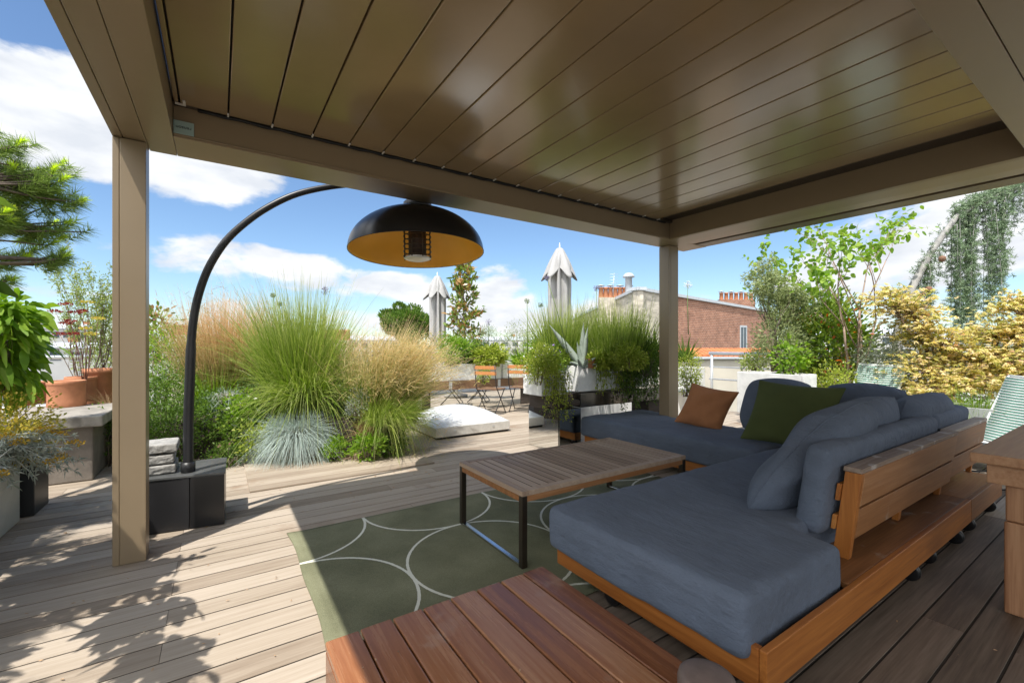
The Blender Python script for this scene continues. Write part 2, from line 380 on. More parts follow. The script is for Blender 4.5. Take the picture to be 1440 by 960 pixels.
# ================================================================== SETTING: deck, terrace block, far ground
def build_deck():
    mb = MB(); shaded_boards = MB(); pitch = .142; y = 2.214 - pitch * 24; row = 0; rng = random.Random(3)
    while y < 10.4:
        butts = [-.195 + 2.9 * k for k in range(-2, 5)] if row % 2 == 0 else [-.195 + 1.45 + 2.9 * k for k in range(-2, 5)]
        if row % 4 == 1: butts = [b + .55 for b in butts]
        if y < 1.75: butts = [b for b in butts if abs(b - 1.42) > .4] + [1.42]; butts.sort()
        xs = [-3.4] + [b for b in butts if -3.3 < b < 7.9] + [8.1]
        for a, b in zip(xs[:-1], xs[1:]):
            z = rng.uniform(-.0005, .0)
            (shaded_boards if y < 1.75 and a > 1.3 and b < 7 else mb).box((a + .0008, y + .0046, z - .0032), (b - .0008, y + pitch - .0046, z), rng.random())
        y += pitch; row += 1
    o = mb.build('deck', M['deck'], bevel=.0009, seg=1); tag(o, 'weathered grey hardwood decking', None, None, 'structure'); 
    tag(shaded_boards.build('shaded_deck', M['deck_brown_shade'], bevel=.0009, seg=1), None, None, None, 'structure')
    u = MB(); u.box((-3.4, -1.5, -.2), (8.1, 10.4, -.0040)); tag(u.build('deck_substrate', M['deck_under']), None, None, None, 'structure')  # dark sheet raised close under the boards puts dirt and shade into gaps
    t = MB(); t.box((-3.6, -1.8, -20), (8.3, 10.6, -.21)); tag(t.build('terrace', M['concrete']), None, None, None, 'structure')
    # the low boards in front of the planting bed
    mb = MB(); yy = 4.335
    for k in range(9):
        mb.box((.22, yy, .002), (1.9, yy + .139, .016), rng.random()); yy += .142
    tag(mb.build('deck_edge_boards', M['deck'], bevel=.002, seg=1), None, None, None, 'structure')
    g = MB(); g.add([(-3000, -3000, -20.2), (3000, -3000, -20.2), (3000, 3000, -20.2), (-3000, 3000, -20.2)], [(0, 1, 2, 3)])
    tag(g.build('ground', simple('city_ground', (.20, .20, .18), rough=1, var=.4, scale=.02)), None, None, None, 'structure')
build_deck()

# ================================================================== PERGOLA
def build_pergola():
    p = thing('pergola', 'bronze aluminium pergola with louvred roof over the sofa', 'pergola', (-.42, 3.39, 0))
    def part(name, mb, mat, bevel=.003): 
        o = mb.build(name, mat, p, bevel=bevel); o.location = (.42, -3.39, 0); return o
    Z0, Z1 = 2.43, 2.75
    mb = MB()
    for a, b in ((-.5, -.4545), (-.4515, -.3495), (-.3465, -.215)): mb.box((a, -3, Z0), (b, 3.46, Z1 - .01))
    mb.box((-.498, -3, Z0 + .01), (-.217, 3.455, Z1)); part('beam', mb, M['bronze'])
    mb = MB()
    mb.box((-.213, 3.145, Z0), (4.9, 3.458, Z1)); mb.box((-.213, 3.139, Z0 + .012), (4.2, 3.146, Z0 + .02)); part('beam', mb, M['bronze'])
    mb = MB()
    mb.extrude_y([(4.2, Z0), (4.24, Z0 - .004), (4.45, Z0 - .004), (4.63, Z0 + .002), (4.645, Z0 + .02), (4.645, Z1), (4.2, Z1)], -3, 3.144)
    part('beam', mb, M['bronze'])
    mb = MB(); mb.box((4.70, -3, Z0 + .004), (4.9, 3.144, Z1 - .002)); mb.box((4.646, -3, Z0 + .05), (4.698, 3.144, Z1 - .01)); part('screen_guide', mb, M['bronze_mid'])
    mb = MB()
    mb.box((-.213, .38, Z0), (4.198, .51, Z1)); mb.box((-.213, -.2, Z0), (4.198, .377, Z1 - .002)); part('beam', mb, M['bronze'])
    for x0, x1, y0, y1 in ((-.498, -.35, 3.315, 3.455), (4.425, 4.6, 3.315, 3.455), (4.425, 4.6, .2, .345)):
        mb = MB(); mb.box((x0, y0, 0.001), (x0 + .03, y1, Z0 - .004)); mb.box((x0 + .032, y0, 0.001), (x1, y1, Z0 - .004)); mb.box((x0 + .01, y0 + .004, .001), (x1 - .01, y1 - .004, Z0 - .005))
        part('post', mb, M['bronze'])
    mb = MB(); x = .048 - .2285 * 2
    while x < 3.75:
        a = max(x, -.21)
        for y0, y1 in ((.515, 3.095), (-3, -.205)): mb.box((a + .004, y0, 2.60), (x + .2285 - .004, y1, 2.635))
        x += .2285
    part('louvre_roof', mb, M['bronze_gloss'], .004)
    mb = MB(); mb.box((-.212, .51, 2.638), (4.198, 3.143, 2.66)); mb.box((-.212, -3, 2.638), (4.198, -.2, 2.66)); part('light_block_sheet', mb, M['black_gap'], 0)  # black sheet added above the louvres to block light through their gaps
    mb = MB(); mb.box((-.212, 3.1, 2.606), (4.198, 3.142, 2.63)); mb.box((3.93, .512, 2.634), (4.197, 3.098, 2.637)); part('gutter_shade_strip', mb, M['bronze_dark'], 0)  # dark gutter; the right strip puts shade beside the louvres into colour
    # a slim dark lighting strip where the louvres end
    pts = [(-.1 + i * .07, 3.118 + .004 * math.sin(i * 1.7), 2.598 + .003 * math.sin(i * 2.3)) for i in range(61)]
    mb = MB(); mb.tube(pts, .010, 6); part('light_strip', mb, M['black_gap'], 0)
    for k in range(19):
        mb = MB(); xx = .048 + .2285 * (k - 1)
        if k == 0: mb.box((xx - .02, 3.075, 2.59), (xx + .028, 3.087, 2.598)); mb.box((xx + .016, 3.03, 2.59), (xx + .028, 3.075, 2.598))
        else: mb.box((xx - .005, 3.06, 2.592), (xx + .004, 3.098, 2.599))
        part('end_clip', mb, M['clip'], 0)
    # maker's label on the inner face of the far beam
    mb = MB(); mb.box((-.212, 3.1335, 2.449), (-.117, 3.1375, 2.523)); st = part('label_plate', mb, M['sticker'], .001)
    cu = bpy.data.curves.new('lettering', 'FONT'); cu.body = 'renson'; cu.size = .026; cu.extrude = .0004; cu.align_x = 'CENTER'
    to = bpy.data.objects.new('lettering', cu); C.objects.link(to); cu.materials.append(M['ink'])
    me = bpy.data.meshes.new_from_object(to); bpy.data.objects.remove(to); to = bpy.data.objects.new('lettering', me); C.objects.link(to)
    to.parent = st; to.location = (-.165, 3.1325, 2.493); to.rotation_euler = (R(90), R(180), 0)
build_pergola()

# ================================================================== RUG
def build_rug():
    m, nt, b = base_mat('green_rug_weave')
    tc = nt.nodes.new('ShaderNodeTexCoord'); sp = nt.nodes.new('ShaderNodeSeparateXYZ'); ln(nt, tc.outputs['Object'], sp.inputs[0])
    wob = noise(nt, 60, 2, .5)
    def cell(s):      # distance from the nearest circle centre along one axis
        q = mth(nt, 'DIVIDE', s, .985); return mth(nt, 'MULTIPLY', mth(nt, 'SUBTRACT', q, mth(nt, 'ROUND', q)), .985)
    cx, cy_ = cell(sp.outputs[0]), cell(sp.outputs[1])
    d = mth(nt, 'SQRT', mth(nt, 'ADD', mth(nt, 'MULTIPLY', cx, cx), mth(nt, 'MULTIPLY', cy_, cy_)))
    e = mth(nt, 'ABSOLUTE', mth(nt, 'SUBTRACT', d, .4905))
    line = mth(nt, 'LESS_THAN', mth(nt, 'ADD', e, mth(nt, 'MULTIPLY', mth(nt, 'SUBTRACT', wob, .5), .006)), .008)
    n1 = noise(nt, 2.5, 5); f = noise(nt, 240, 3, .6)
    g = ramp(nt, mth(nt, 'ADD', mth(nt, 'MULTIPLY', n1, .5), mth(nt, 'MULTIPLY', f, .5)), [(.3, (.095, .098, .06)), (.5, (.185, .188, .116)), (.72, (.29, .29, .19))])
    c = mixc(nt, line, g, (.72, .72, .62)); ln(nt, c, b.inputs['Base Color']); b.inputs['Roughness'].default_value = .95; b.inputs['Specular IOR Level'].default_value = .1
    bump(nt, b, f, .6, .004)
    nx, ny = 60, 50; W, H = 3.1, 1.62; mb = MB(); vs = []; fs = []
    rr = random.Random(5)
    for j in range(ny + 1):
        for i in range(nx + 1):
            x, y = W * i / nx, -H * j / ny
            ex = -.012 * math.sin(y * 3.1) - .008 * math.sin(y * 7) if i == 0 else 0
            lift = .006 * max(0, 1 - i / 2) * (1 + math.sin(y * 5))
            vs.append((x + ex, y, .007 + lift))
    for j in range(ny):
        for i in range(nx):
            a = j * (nx + 1) + i; fs.append((a, a + nx + 1, a + nx + 2, a + 1))
    mb.add(vs, fs, .5, True)
    o = mb.build('rug', m); o.location = (.375, 3.25, 0)
    s = o.modifiers.new('thick', 'SOLIDIFY'); s.thickness = .006; s.offset = -1
    tag(o, 'dark green outdoor rug with pale circle outlines under the coffee table', 'rug')
    # texture origin is the circle centre on the far edge
build_rug()

# ================================================================== COFFEE TABLE
def build_table():
    x0, x1, y0, y1, zt = 1.40, 2.87, 2.005, 2.77, .437
    t = thing('coffee_table', 'low slatted wood coffee table with bronze steel legs on the rug', 'coffee table', ((x0 + x1) / 2, (y0 + y1) / 2, .008))
    dx, dy = (x0 + x1) / 2, (y0 + y1) / 2
    def part(n, mb, mat, b=.002, par=None):
        o = mb.build(n, mat, t, bevel=b); o.location = (-dx, -dy, -.008); return o
    mb = MB(); w = .048
    mb.box((x0 + w, y0, zt - .028), (x1 - w, y0 + w, zt)); mb.box((x0 + w, y1 - w, zt - .028), (x1 - w, y1, zt))
    mb.box((x0, y0, zt - .028), (x0 + w - .001, y1, zt)); mb.box((x1 - w + .001, y0, zt - .028), (x1, y1, zt))
    part('top_frame', mb, M['table_top'])
    mb = MB(); n = 23; sw = (x1 - x0 - 2 * w) / n
    for i in range(n): mb.box((x0 + w + i * sw + .0055, y0 + w + .002, zt - .0045), (x0 + w + (i + 1) * sw - .0055, y1 - w - .002, zt - .0015))
    part('slats', mb, M['table_top'], .0008)
    mb = MB(); mb.box((x0 + w + .002, y0 + w + .002, zt - .026), (x1 - w - .002, y1 - w - .002, zt - .0055)); part('gap_shade_panel', mb, M['dark_wood'], 0)  # dark sheet close under the slats stands in for shade in deep gaps
    mb = MB(); mb.box((x0 + .002, y0 + .036, zt - .062), (x0 + .024, y1 - .036, zt - .029)); mb.box((x1 - .024, y0 + .036, zt - .062), (x1 - .002, y1 - .036, zt - .029))
    mb.box((x0 + .036, y0 + .002, zt - .062), (x1 - .036, y0 + .024, zt - .029)); mb.box((x0 + .036, y1 - .024, zt - .062), (x1 - .036, y1 - .002, zt - .029))
    part('apron', mb, M['teak_worn'])
    for sx in (0, 1):
        for sy in (0, 1):
            a = x0 + .001 if sx == 0 else x1 - .036; c = y0 + .001 if sy == 0 else y1 - .036
            mb = MB(); mb.box((a, c, .009), (a + .035, c + .035, zt - .0285)); part('leg', mb, M['steel_dark'])
    for a in (x0 + .004, x1 - .033):
        mb = MB(); mb.box((a, y0 + .037, .009), (a + .029, y1 - .037, .024)); part('foot_rail', mb, M['steel_bright'])
build_table()

# ================================================================== FOREGROUND PLATFORM
def build_platform():
    t = thing('wooden_platform', 'low red brown plank platform in front of the sofa', 'platform', (.8, .6, 0))
    mb = MB(); rng = random.Random(11)
    for k in range(8):
        x = .312 + k * .1222; y1 = 1.672 + rng.uniform(-.004, .003)
        mb.box((x + .003, -.9, .172), (x + .1222 - .003, y1, .2), rng.random())
    o = mb.build('planks', M['platform'], t, bevel=.006, seg=3); o.location = (-.8, -.6, 0)
    mb = MB(); mb.box((.315, -.9, 0.012), (.34, 1.66, .17)); mb.box((1.26, -.9, .012), (1.285, 1.66, .17)); mb.box((.342, 1.63, .012), (1.258, 1.655, .17)); mb.box((.78, -.9, .012), (.80, 1.62, .17))
    o = mb.build('side_boards', M['platform'], t, bevel=.002); o.location = (-.8, -.6, 0)
build_platform()
def build_pebble_pot():
    # round dark lidded pot at the platform edge, only its rim in frame
    mb = MB(); mb.lathe([(0, 0), (.068, 0), (.078, .012), (.080, .085), (.076, .1), (.06, .108), (.02, .112), (0, .112)], 28)
    o = mb.build('lidded_pot', simple('brown_stoneware', (.16, .115, .095), rough=.55, var=.2, scale=20)); o.location = (1.165, .745, .2015)
    tag(o, 'round brown lidded pot at the bottom edge on the plank platform', 'pot')
build_pebble_pot()

# ================================================================== SOFA
def rounded_slab(name, outline, z0, z1, mat, parent, r=.034, vox=.016, amp=.010, seed=0, offs=(0, 0, 0)):
    """upholstered slab: a soft-edged solid with slightly uneven, sagging faces"""
    bm = bmesh.new()
    vs = [bm.verts.new((x, y, z0)) for x, y in outline]; f = bm.faces.new(vs)
    e = bmesh.ops.extrude_face_region(bm, geom=[f]); up = [v for v in e['geom'] if isinstance(v, bmesh.types.BMVert)]
    bmesh.ops.translate(bm, verts=up, vec=(0, 0, z1 - z0)); bmesh.ops.recalc_face_normals(bm, faces=bm.faces)
    bmesh.ops.bevel(bm, geom=bm.edges[:], offset=r, segments=4, affect='EDGES', profile=.5)
    me = bpy.data.meshes.new(name); bm.to_mesh(me); bm.free(); me.materials.append(mat)
    o = bpy.data.objects.new(name, me); C.objects.link(o); o.parent = parent; o.location = offs
    m = o.modifiers.new('remesh', 'REMESH'); m.mode = 'VOXEL'; m.voxel_size = vox; m.use_smooth_shade = True
    s = o.modifiers.new('smooth', 'SMOOTH'); s.iterations = 4; s.factor = .5
    tx = bpy.data.textures.new(name + '_sag', 'CLOUDS'); tx.noise_scale = .28; tx.noise_depth = 2
    d = o.modifiers.new('sag', 'DISPLACE'); d.texture = tx; d.strength = amp * 2.4; d.mid_level = .5; d.texture_coords = 'LOCAL'
    return o
def pillow(name, cen, U, Vv, T, mat, parent=None, pinch=.0, rnd=.3, p=2.6, n=36, fn=None, seed=0, wr=.006, floor=None, piping=True):
    """cushion on the axes U (half width) and V (half height); pinch > 0 gives pointed corners"""
    U, Vv = Vector(U), Vector(Vv); Nn = U.cross(Vv).normalized(); cen = Vector(cen); rr = np.random.default_rng(seed)
    ph = rr.uniform(0, 6.28, (6,)); kk = rr.uniform(2, 7, (6, 2))
    vs = []; fs = []
    def pos(s, t, sg):
        s2 = s * (1 - rnd * .35 * t * t * abs(s)) * (1 - pinch * (1 - t * t) * abs(s))
        t2 = t * (1 - rnd * .35 * s * s * abs(t)) * (1 - pinch * (1 - s * s) * abs(t))
        th = T * .5 * (max(0, 1 - abs(s) ** p) ** .5) * (max(0, 1 - abs(t) ** p) ** .5)
        w = sum(math.sin(kk[i][0] * s + kk[i][1] * t * (1 if i % 2 else -1) + ph[i]) for i in range(6)) * wr / 2.2
        w *= min(1, th / (T * .25 + 1e-6))
        q = cen + U * s2 + Vv * t2 + Nn * (sg * th + w)
        if fn: q = fn(q, s, t, sg)
        if floor is not None and q.z < floor: q.z = floor + (q.z - floor) * .12
        return q
    g = [math.sin(x * math.pi / 2) for x in np.linspace(-1, 1, n + 1)]
    for sg in (1, -1):
        for t in g:
            for s in g: vs.append(pos(s, t, sg))
    K = n + 1
    for j in range(n):
        for i in range(n):
            a = j * K + i; fs.append((a, a + 1, a + K + 1, a + K)); b = a + K * K; fs.append((b, b + K, b + K + 1, b + 1))
    bm = bmesh.new(); bv = [bm.verts.new(v) for v in vs]
    for f in fs: bm.faces.new([bv[i] for i in f])
    bmesh.ops.remove_doubles(bm, verts=bm.verts, dist=.0004)
    for f in bm.faces: f.smooth = True
    me = bpy.data.meshes.new(name); bm.to_mesh(me); bm.free(); me.materials.append(mat)
    o = bpy.data.objects.new(name, me); C.objects.link(o)
    if parent is not None: o.parent = parent
    if piping:
        L = np.linspace(-.985, .985, 40); loop = [pos(s, -1, 0) for s in L] + [pos(1, t, 0) for t in L] + [pos(s, 1, 0) for s in L[::-1]] + [pos(-1, t, 0) for t in L[::-1]]
        mb = MB(); mb.tube(loop + [loop[0]], .0042, 6); mb.build('piping', mat, o)
    return o

def caster(t, x, y, off):
    mb = MB(); r = .05
    m = Matrix.Translation((x, y, r + .002)) @ Matrix.Rotation(R(90), 4, 'Y') @ Matrix.Rotation(R(0), 4, 'Z')
    v0 = len(mb.v); mb.lathe([(0, -.016), (r * .7, -.016), (r * .94, -.014), (r, -.008), (r, .008), (r * .94, .014), (r * .7, .016), (0, .016)], 24)
    mb.v = [tuple(m @ Vector(p)) for p in mb.v]
    w = mb.build('caster', M['black_gloss'], t); w.location = off
    mb = MB(); mb.box((x - .022, y - .012, .05), (x - .019, y + .014, .1)); mb.box((x + .019, y - .012, .05), (x + .022, y + .014, .1)); mb.box((x - .03, y - .03, .1), (x + .03, y + .03, .108))
    f = mb.build('fork', M['steel_bright'], w)
def lean_profile(z0, z1, th, y_bot=.845, y_top=.79, zb=.25, zt=.685):
    a = (y_top - y_bot) / (zt - zb); f = lambda z: y_bot + a * (z - zb)
    return [(f(z0), z0), (f(z0) + th, z0), (f(z1) + th, z1), (f(z1), z1)]
def backrest(t, xa, xb, off, dy=0):
    mb = MB()
    def sh(pr): return [(y + dy, z) for y, z in pr]
    mb.extrude_x(sh(lean_profile(.50, .66, .03)), xa + .036, xb - .002); mb.extrude_x(sh(lean_profile(.345, .488, .03)), xa + .036, xb - .002)
    b = mb.build('backrest', M['teak_worn'], t, bevel=.003); b.location = off
    mb = MB(); mb.extrude_x(sh(lean_profile(.6615, .685, .074)), xa, xb); c = mb.build('top_rail', M['teak_bleached'], b, bevel=.003)
    for x in ([xa, (xa + xb) / 2 - .02, xb - .04] if xb - xa > 1 else [xa + .002, xb - .04]):
        mb = MB(); mb.extrude_x(sh(lean_profile(.252, .6605, .065 if x == xa else .03, .846 + (0 if x == xa else .032), .791 + (0 if x == xa else .032))), x, x + .034); mb.build('upright', M['teak_z'], b, bevel=.002)
    mb = MB(); mb.extrude_x(sh(lean_profile(.52, .60, .018, .913, .858)), xa - .012, xb); mb.extrude_x(sh(lean_profile(.38, .45, .018, .913, .858)), xa - .012, xb); mb.build('front_slat', M['teak'], b, bevel=.002)

def build_sofa():
    grp = 'modules of the corner sofa'
    # --- near module
    o0 = (2.7, 1.25, 0); off = (-2.7, -1.25, 0)
    t = thing('sofa_module', 'long blue cushioned sofa module nearest the camera, on black casters', 'sofa', o0, 0, grp)
    def part(par, n, mb, mat, b=.003, o=off): 
        q = mb.build(n, mat, par, bevel=b); q.location = o; return q
    XS = 4.05
    mb = MB(); mb.box((1.48, .762, .11), (1.508, 1.80, .25)); part(t, 'end_board', mb, M['teak_y'])
    mb = MB(); mb.box((1.48, .735, .11), (XS, .7605, .252)); part(t, 'rear_board', mb, M['teak'])
    mb = MB(); mb.box((1.509, 1.772, .11), (3.575, 1.798, .25)); part(t, 'front_board', mb, M['teak'])
    mb = MB(); mb.box((1.51, .762, .12), (XS, 1.77, .185)); part(t, 'base_frame', mb, M['dark_wood'])
    mb = MB(); mb.box((2.2, .7615, .225), (XS, .985, .25)); part(t, 'rear_shelf', mb, M['teak_worn'])
    rounded_slab('mattress', [(1.445, .785), (2.19, .775), (2.19, .97), (XS - .005, .97), (XS - .005, 1.83), (1.43, 1.83)], .19, .415, M['fab_blue'], t, seed=1, offs=off)
    backrest(t, 2.44, 4.035, off)
    for x, y in ((3.06, .79), (3.38, .80), (3.86, .78), (1.58, 1.5), (1.6, .93)): caster(t, x, y, off)
    b = rounded_slab('back_pad', [(2.33, 0), (4.02, 0), (4.02, .115), (2.33, .115)], .0, .43, M['fab_blue'], t, r=.04, vox=.014, amp=.007, offs=(-2.7, .93 - 1.25, .345))
    b.rotation_euler = (R(8), 0, 0)
    def slump(q, s, tt, sg):
        k = max(0, -s) ** 1.5; up = (tt + 1) / 2
        q.x += .40 * k * up ** 1.6; q.z -= .05 * k * up; q.y += .02 * math.sin(3 * s) * up; q.y += sg * .022 * math.exp(-((s - .28) / .045) ** 2); q.z -= .012 * up * math.exp(-((s - .28) / .06) ** 2)
        q.y += .05 * k
        return q
    def slump2(q, s, tt, sg):
        q.y += .02 * math.sin(3 * s); q.z += .012 * math.sin(4 * s + 1); return q
    pillow('back_cushion', (3.0 - 2.7, 1.10 - 1.25, .655), (.78, .03, 0), (0, -.10, .262), .23, M['fab_blue'], t, rnd=.16, p=5.5, fn=slump, seed=3, wr=.008, floor=.405)
    # --- corner module
    o1 = (4.5, 1.25, 0); off1 = (-4.5, -1.25, 0)
    t1 = thing('sofa_module', 'corner sofa module with short wooden back beside the striped chair', 'sofa', o1, 0, grp)
    mb = MB(); mb.box((4.056, .735, .11), (4.95, .7605, .252)); part(t1, 'rear_board', mb, M['teak_worn'], o=off1)
    mb = MB(); mb.box((4.924, .762, .11), (4.95, 1.80, .25)); part(t1, 'end_board', mb, M['teak_y'], o=off1)
    mb = MB(); mb.box((4.056, .762, .12), (4.922, 1.79, .185)); part(t1, 'base_frame', mb, M['dark_wood'], o=off1)
    mb = MB(); mb.box((4.056, .7615, .225), (4.922, .985, .25)); part(t1, 'rear_shelf', mb, M['teak_worn'], o=off1)
    rounded_slab('mattress', [(4.055, .99), (4.9, .99), (4.9, 1.785), (4.055, 1.785)], .19, .41, M['fab_blue'], t1, offs=off1)
    backrest(t1, 4.062, 4.965, off1, .022)
    b = rounded_slab('back_pad', [(4.06, 0), (4.90, 0), (4.90, .115), (4.06, .115)], .0, .43, M['fab_blue'], t1, r=.04, vox=.014, amp=.007, offs=(-4.5, .95 - 1.25, .345)); b.rotation_euler = (R(8), 0, 0)
    for x, y in ((4.2, .79), (4.8, .79), (4.8, 1.7)): caster(t1, x, y, off1)
    pillow('back_cushion', (4.27 - 4.5, 1.06 - 1.25, .655), (.46, 0, 0), (0, -.06, .235), .22, M['fab_blue'], t1, rnd=.18, p=5.5, seed=6, wr=.006, floor=.405)
    pillow('back_cushion', (4.50 - 4.5, 1.47 - 1.25, .665), (0, .31, 0), (.10, 0, .255), .22, M['fab_blue'], t1, rnd=.45, p=3.4, seed=7, wr=.01, floor=.405)
    # --- far module
    o2 = (4.1, 2.8, 0); off2 = (-4.1, -2.8, 0)
    t2 = thing('sofa_module', 'far blue cushioned sofa module beside the right pergola post', 'sofa', o2, 0, grp)
    mb = MB(); mb.box((3.58, 1.802, .10), (3.606, 3.85, .25)); part(t2, 'front_board', mb, M['teak_y'], o=off2)
    mb = MB(); mb.box((3.608, 3.825, .10), (4.4, 3.85, .25)); part(t2, 'end_board', mb, M['teak'], o=off2)
    mb = MB(); mb.box((3.608, 1.802, .12), (4.40, 3.82, .185)); part(t2, 'base_frame', mb, M['dark_wood'], o=off2)
    for x, y in ((3.7, 3.7), (3.7, 2.0), (4.33, 3.7)): caster(t2, x, y, off2)
    rounded_slab('mattress', [(3.53, 1.83), (4.415, 1.83), (4.415, 3.27), (4.60, 3.5), (4.60, 3.88), (3.53, 3.88)], .19, .415, M['fab_blue'], t2, offs=off2, seed=5)
    pillow('back_cushion', (4.34 - 4.1, 2.08 - 2.8, .67), (0, -.31, 0), (.11, 0, .26), .23, M['fab_blue'], t2, rnd=.5, p=3.4, seed=8, wr=.012, floor=.405)
    # scatter pillows
    q = pillow('throw_pillow', (4.20, 2.70, .605), (.035, -.235, -.03), (.085, -.05, .205), .17, M['fab_brown'], None, pinch=.09, rnd=0, p=2.2, seed=9, wr=.006, floor=.412)
    tag(q, 'rust brown square pillow leaning on the far sofa module', 'pillow')
    q = pillow('throw_pillow', (4.00, 1.80, .665), (.015, -.325, -.01), (.105, -.03, .255), .17, M['fab_green'], None, pinch=.08, rnd=0, p=2.2, seed=10, wr=.006, floor=.412)
    tag(q, 'dark olive green square pillow beside the rust brown pillow', 'pillow')
build_sofa()

# ================================================================== WOODEN TABLE AT THE RIGHT EDGE
def build_side_table():
    t = thing('wooden_table', 'reddish wood table with a thick leg at the right edge', 'table', (4, 0, 0))
    off = (-4, 0, 0)
    mb = MB()
    for k in range(7): mb.box((2.992, .55 - (k + 1) * .2 + .002, .695), (4.32, .55 - k * .2 - .001, .74), None)
    o = mb.build('tabletop', M['table_wood'], t, bevel=.004); o.location = off
    mb = MB(); mb.box((3.035, -.7, .60), (3.06, .5, .693)); mb.box((3.062, .475, .60), (4.27, .5, .693)); o = mb.build('apron', M['table_wood'], t, bevel=.003); o.location = off
    for x, y in ((3.03, .33), (4.12, .33), (3.03, -.75), (4.12, -.75)):
        mb = MB(); mb.box((x + .036, y, .43), (x + .15, y + .115, .694)); mb.box((x + .032, y - .004, .001), (x + .154, y + .119, .427)); o = mb.build('leg', M['table_wood_z'], t, bevel=.008, seg=3); o.location = off
build_side_table()

# ================================================================== ARC HEATER LAMP
def build_lamp():
    t = thing('heater_lamp', 'black arched patio heater lamp with a gold lined dome', 'lamp', (-.17, 3.86, .372))
    off = (.17, -3.86, -.372)
    def part(n, mb, mat, par=t, b=0): 
        q = mb.build(n, mat, par, bevel=b)
        if par is t: q.location = off
        return q
    pts = [(-.175, 3.80, .372), (-.174, 3.80, .70), (-.165, 3.78, 1.0), (-.155, 3.76, 1.28), (-.136, 3.74, 1.475), (-.101, 3.72, 1.645), (-.045, 3.70, 1.81), (.045, 3.69, 1.98), (.159, 3.68, 2.12),
           (.291, 3.67, 2.245), (.454, 3.66, 2.362), (.626, 3.655, 2.445), (.835, 3.65, 2.517), (1.05, 3.645, 2.565), (1.25, 3.64, 2.585), (1.42, 3.64, 2.575)]
    # resample smoothly
    P = np.array(pts); tt = np.linspace(0, len(P) - 1, 61); 
    def cr(t):
        i = min(int(t), len(P) - 2); f = t - i; p0, p1, p2, p3 = P[max(i - 1, 0)], P[i], P[i + 1], P[min(i + 2, len(P) - 1)]
        return .5 * ((2 * p1) + (-p0 + p2) * f + (2 * p0 - 5 * p1 + 4 * p2 - p3) * f * f + (-p0 + 3 * p1 - 3 * p2 + p3) * f ** 3)
    mb = MB(); mb.tube([cr(a) for a in tt], [.030 if a < 3 else .027 - .006 * (a / 15) for a in tt], 16); part('pole', mb, M['black_paint'])
    mb = MB(); mb.tube([(-.175, 3.80, .372), (-.175, 3.80, .44)], .042, 16); part('collar', mb, M['black_paint'])
    c = (1.42, 3.60, 0)
    # shade
    R0, H0, zr = .565, .365, 2.045
    prof = [(.085, zr + H0)] + [(R0 * math.sin(a), zr + H0 * (math.cos(a)) ** 1.0 * 1.0) for a in np.linspace(.18, math.pi / 2 - .04, 22)] + [(R0, zr)]
    mb = MB(); mb.lathe(prof, 64, c); sh = part('lamp_shade', mb, M['black_gloss'])
    inner = [(r - .006 if r > .01 else r, z - .008) for r, z in prof]; inner[-1] = (R0 - .003, zr + .001)
    mb = MB(); mb.lathe(inner[::-1] + [(0.0, zr + H0 - .02)], 64, c); part('lining', mb, M['gold'], sh)
    mb = MB(); mb.lathe([(R0 - .004, zr), (R0 + .003, zr - .003), (R0 + .003, zr + .006), (R0 - .002, zr + .006)], 64, c); part('rim', mb, M['black_gloss'], sh)
    mb = MB(); mb.lathe([(0, zr + H0 - .01), (.115, zr + H0 - .012), (.118, zr + H0 + .05), (.105, zr + H0 + .062), (.06, zr + H0 + .07), (.05, zr + H0 + .17), (0, zr + H0 + .17)], 32, c); part('neck', mb, M['black_paint'])
    # heating cage
    zb, zt = 1.975, zr + H0 - .03; r = .115
    mb = MB(); mb.tube([(c[0], c[1], zb + .02), (c[0], c[1], zt)], .075, 20); hb = part('heating_element', mb, simple('dark_emitter', (.035, .02, .014), rough=.6))
    mb = MB()
    for k in range(9):
        z = zb + .03 + k * (zt - zb - .06) / 8
        mb.tube([(c[0] + r * math.cos(a), c[1] + r * math.sin(a), z) for a in np.linspace(0, 2 * math.pi, 33)], .0045, 6)
    for a in np.linspace(0, 2 * math.pi, 9)[:-1]: mb.tube([(c[0] + r * math.cos(a), c[1] + r * math.sin(a), zb + .01), (c[0] + r * math.cos(a), c[1] + r * math.sin(a), zt)], .0045, 6)
    part('guard_cage', mb, M['steel_dark'], hb)
    mb = MB(); mb.lathe([(0, zb), (r - .04, zb), (r - .02, zb + .006), (r - .002, zb + .014), (r - .004, zb + .02), (0, zb + .02)], 28, c); part('bottom_cap', mb, M['steel_rail'], hb)
    piv = Matrix.Translation((c[0], c[1], zr)); rx = Vector((.8329, -.5534, 0)); fy = Vector((.5534, .8329, 0))
    tilt = piv @ Matrix.Rotation(R(-3.6), 4, rx) @ Matrix.Rotation(R(-1.6), 4, fy) @ piv.inverted()
    for q in (sh, hb): q.matrix_basis = Matrix.Translation(off) @ tilt
    # base box
    b = thing('lamp_base', 'black metal ballast box under the lamp pole beside the left post', 'base box', (-.17, 3.9, 0))
    ob = (.17, -3.9, 0)
    mb = MB(); 
    mb.prism([(-.48, 3.755), (-.165, 3.705), (-.165, 4.10), (-.48, 4.14)], .004, .352); q = mb.build('box', M['black_paint'], b, bevel=.004); q.location = ob
    mb = MB(); mb.prism([(-.163, 3.705), (.035, 3.672), (.05, 4.08), (-.163, 4.10)], .004, .352); q = mb.build('side_panel', M['black_gloss'], b, bevel=.004); q.location = ob
    mb = MB(); mb.prism([(-.485, 3.75), (-.165, 3.70), (.04, 3.668), (.056, 4.13), (-.485, 4.16)], .3535, .371); q = mb.build('lid', simple('grey_lid', (.11, .115, .115), rough=.4, metal=.3, var=.2, scale=12), b, bevel=.003); q.location = ob
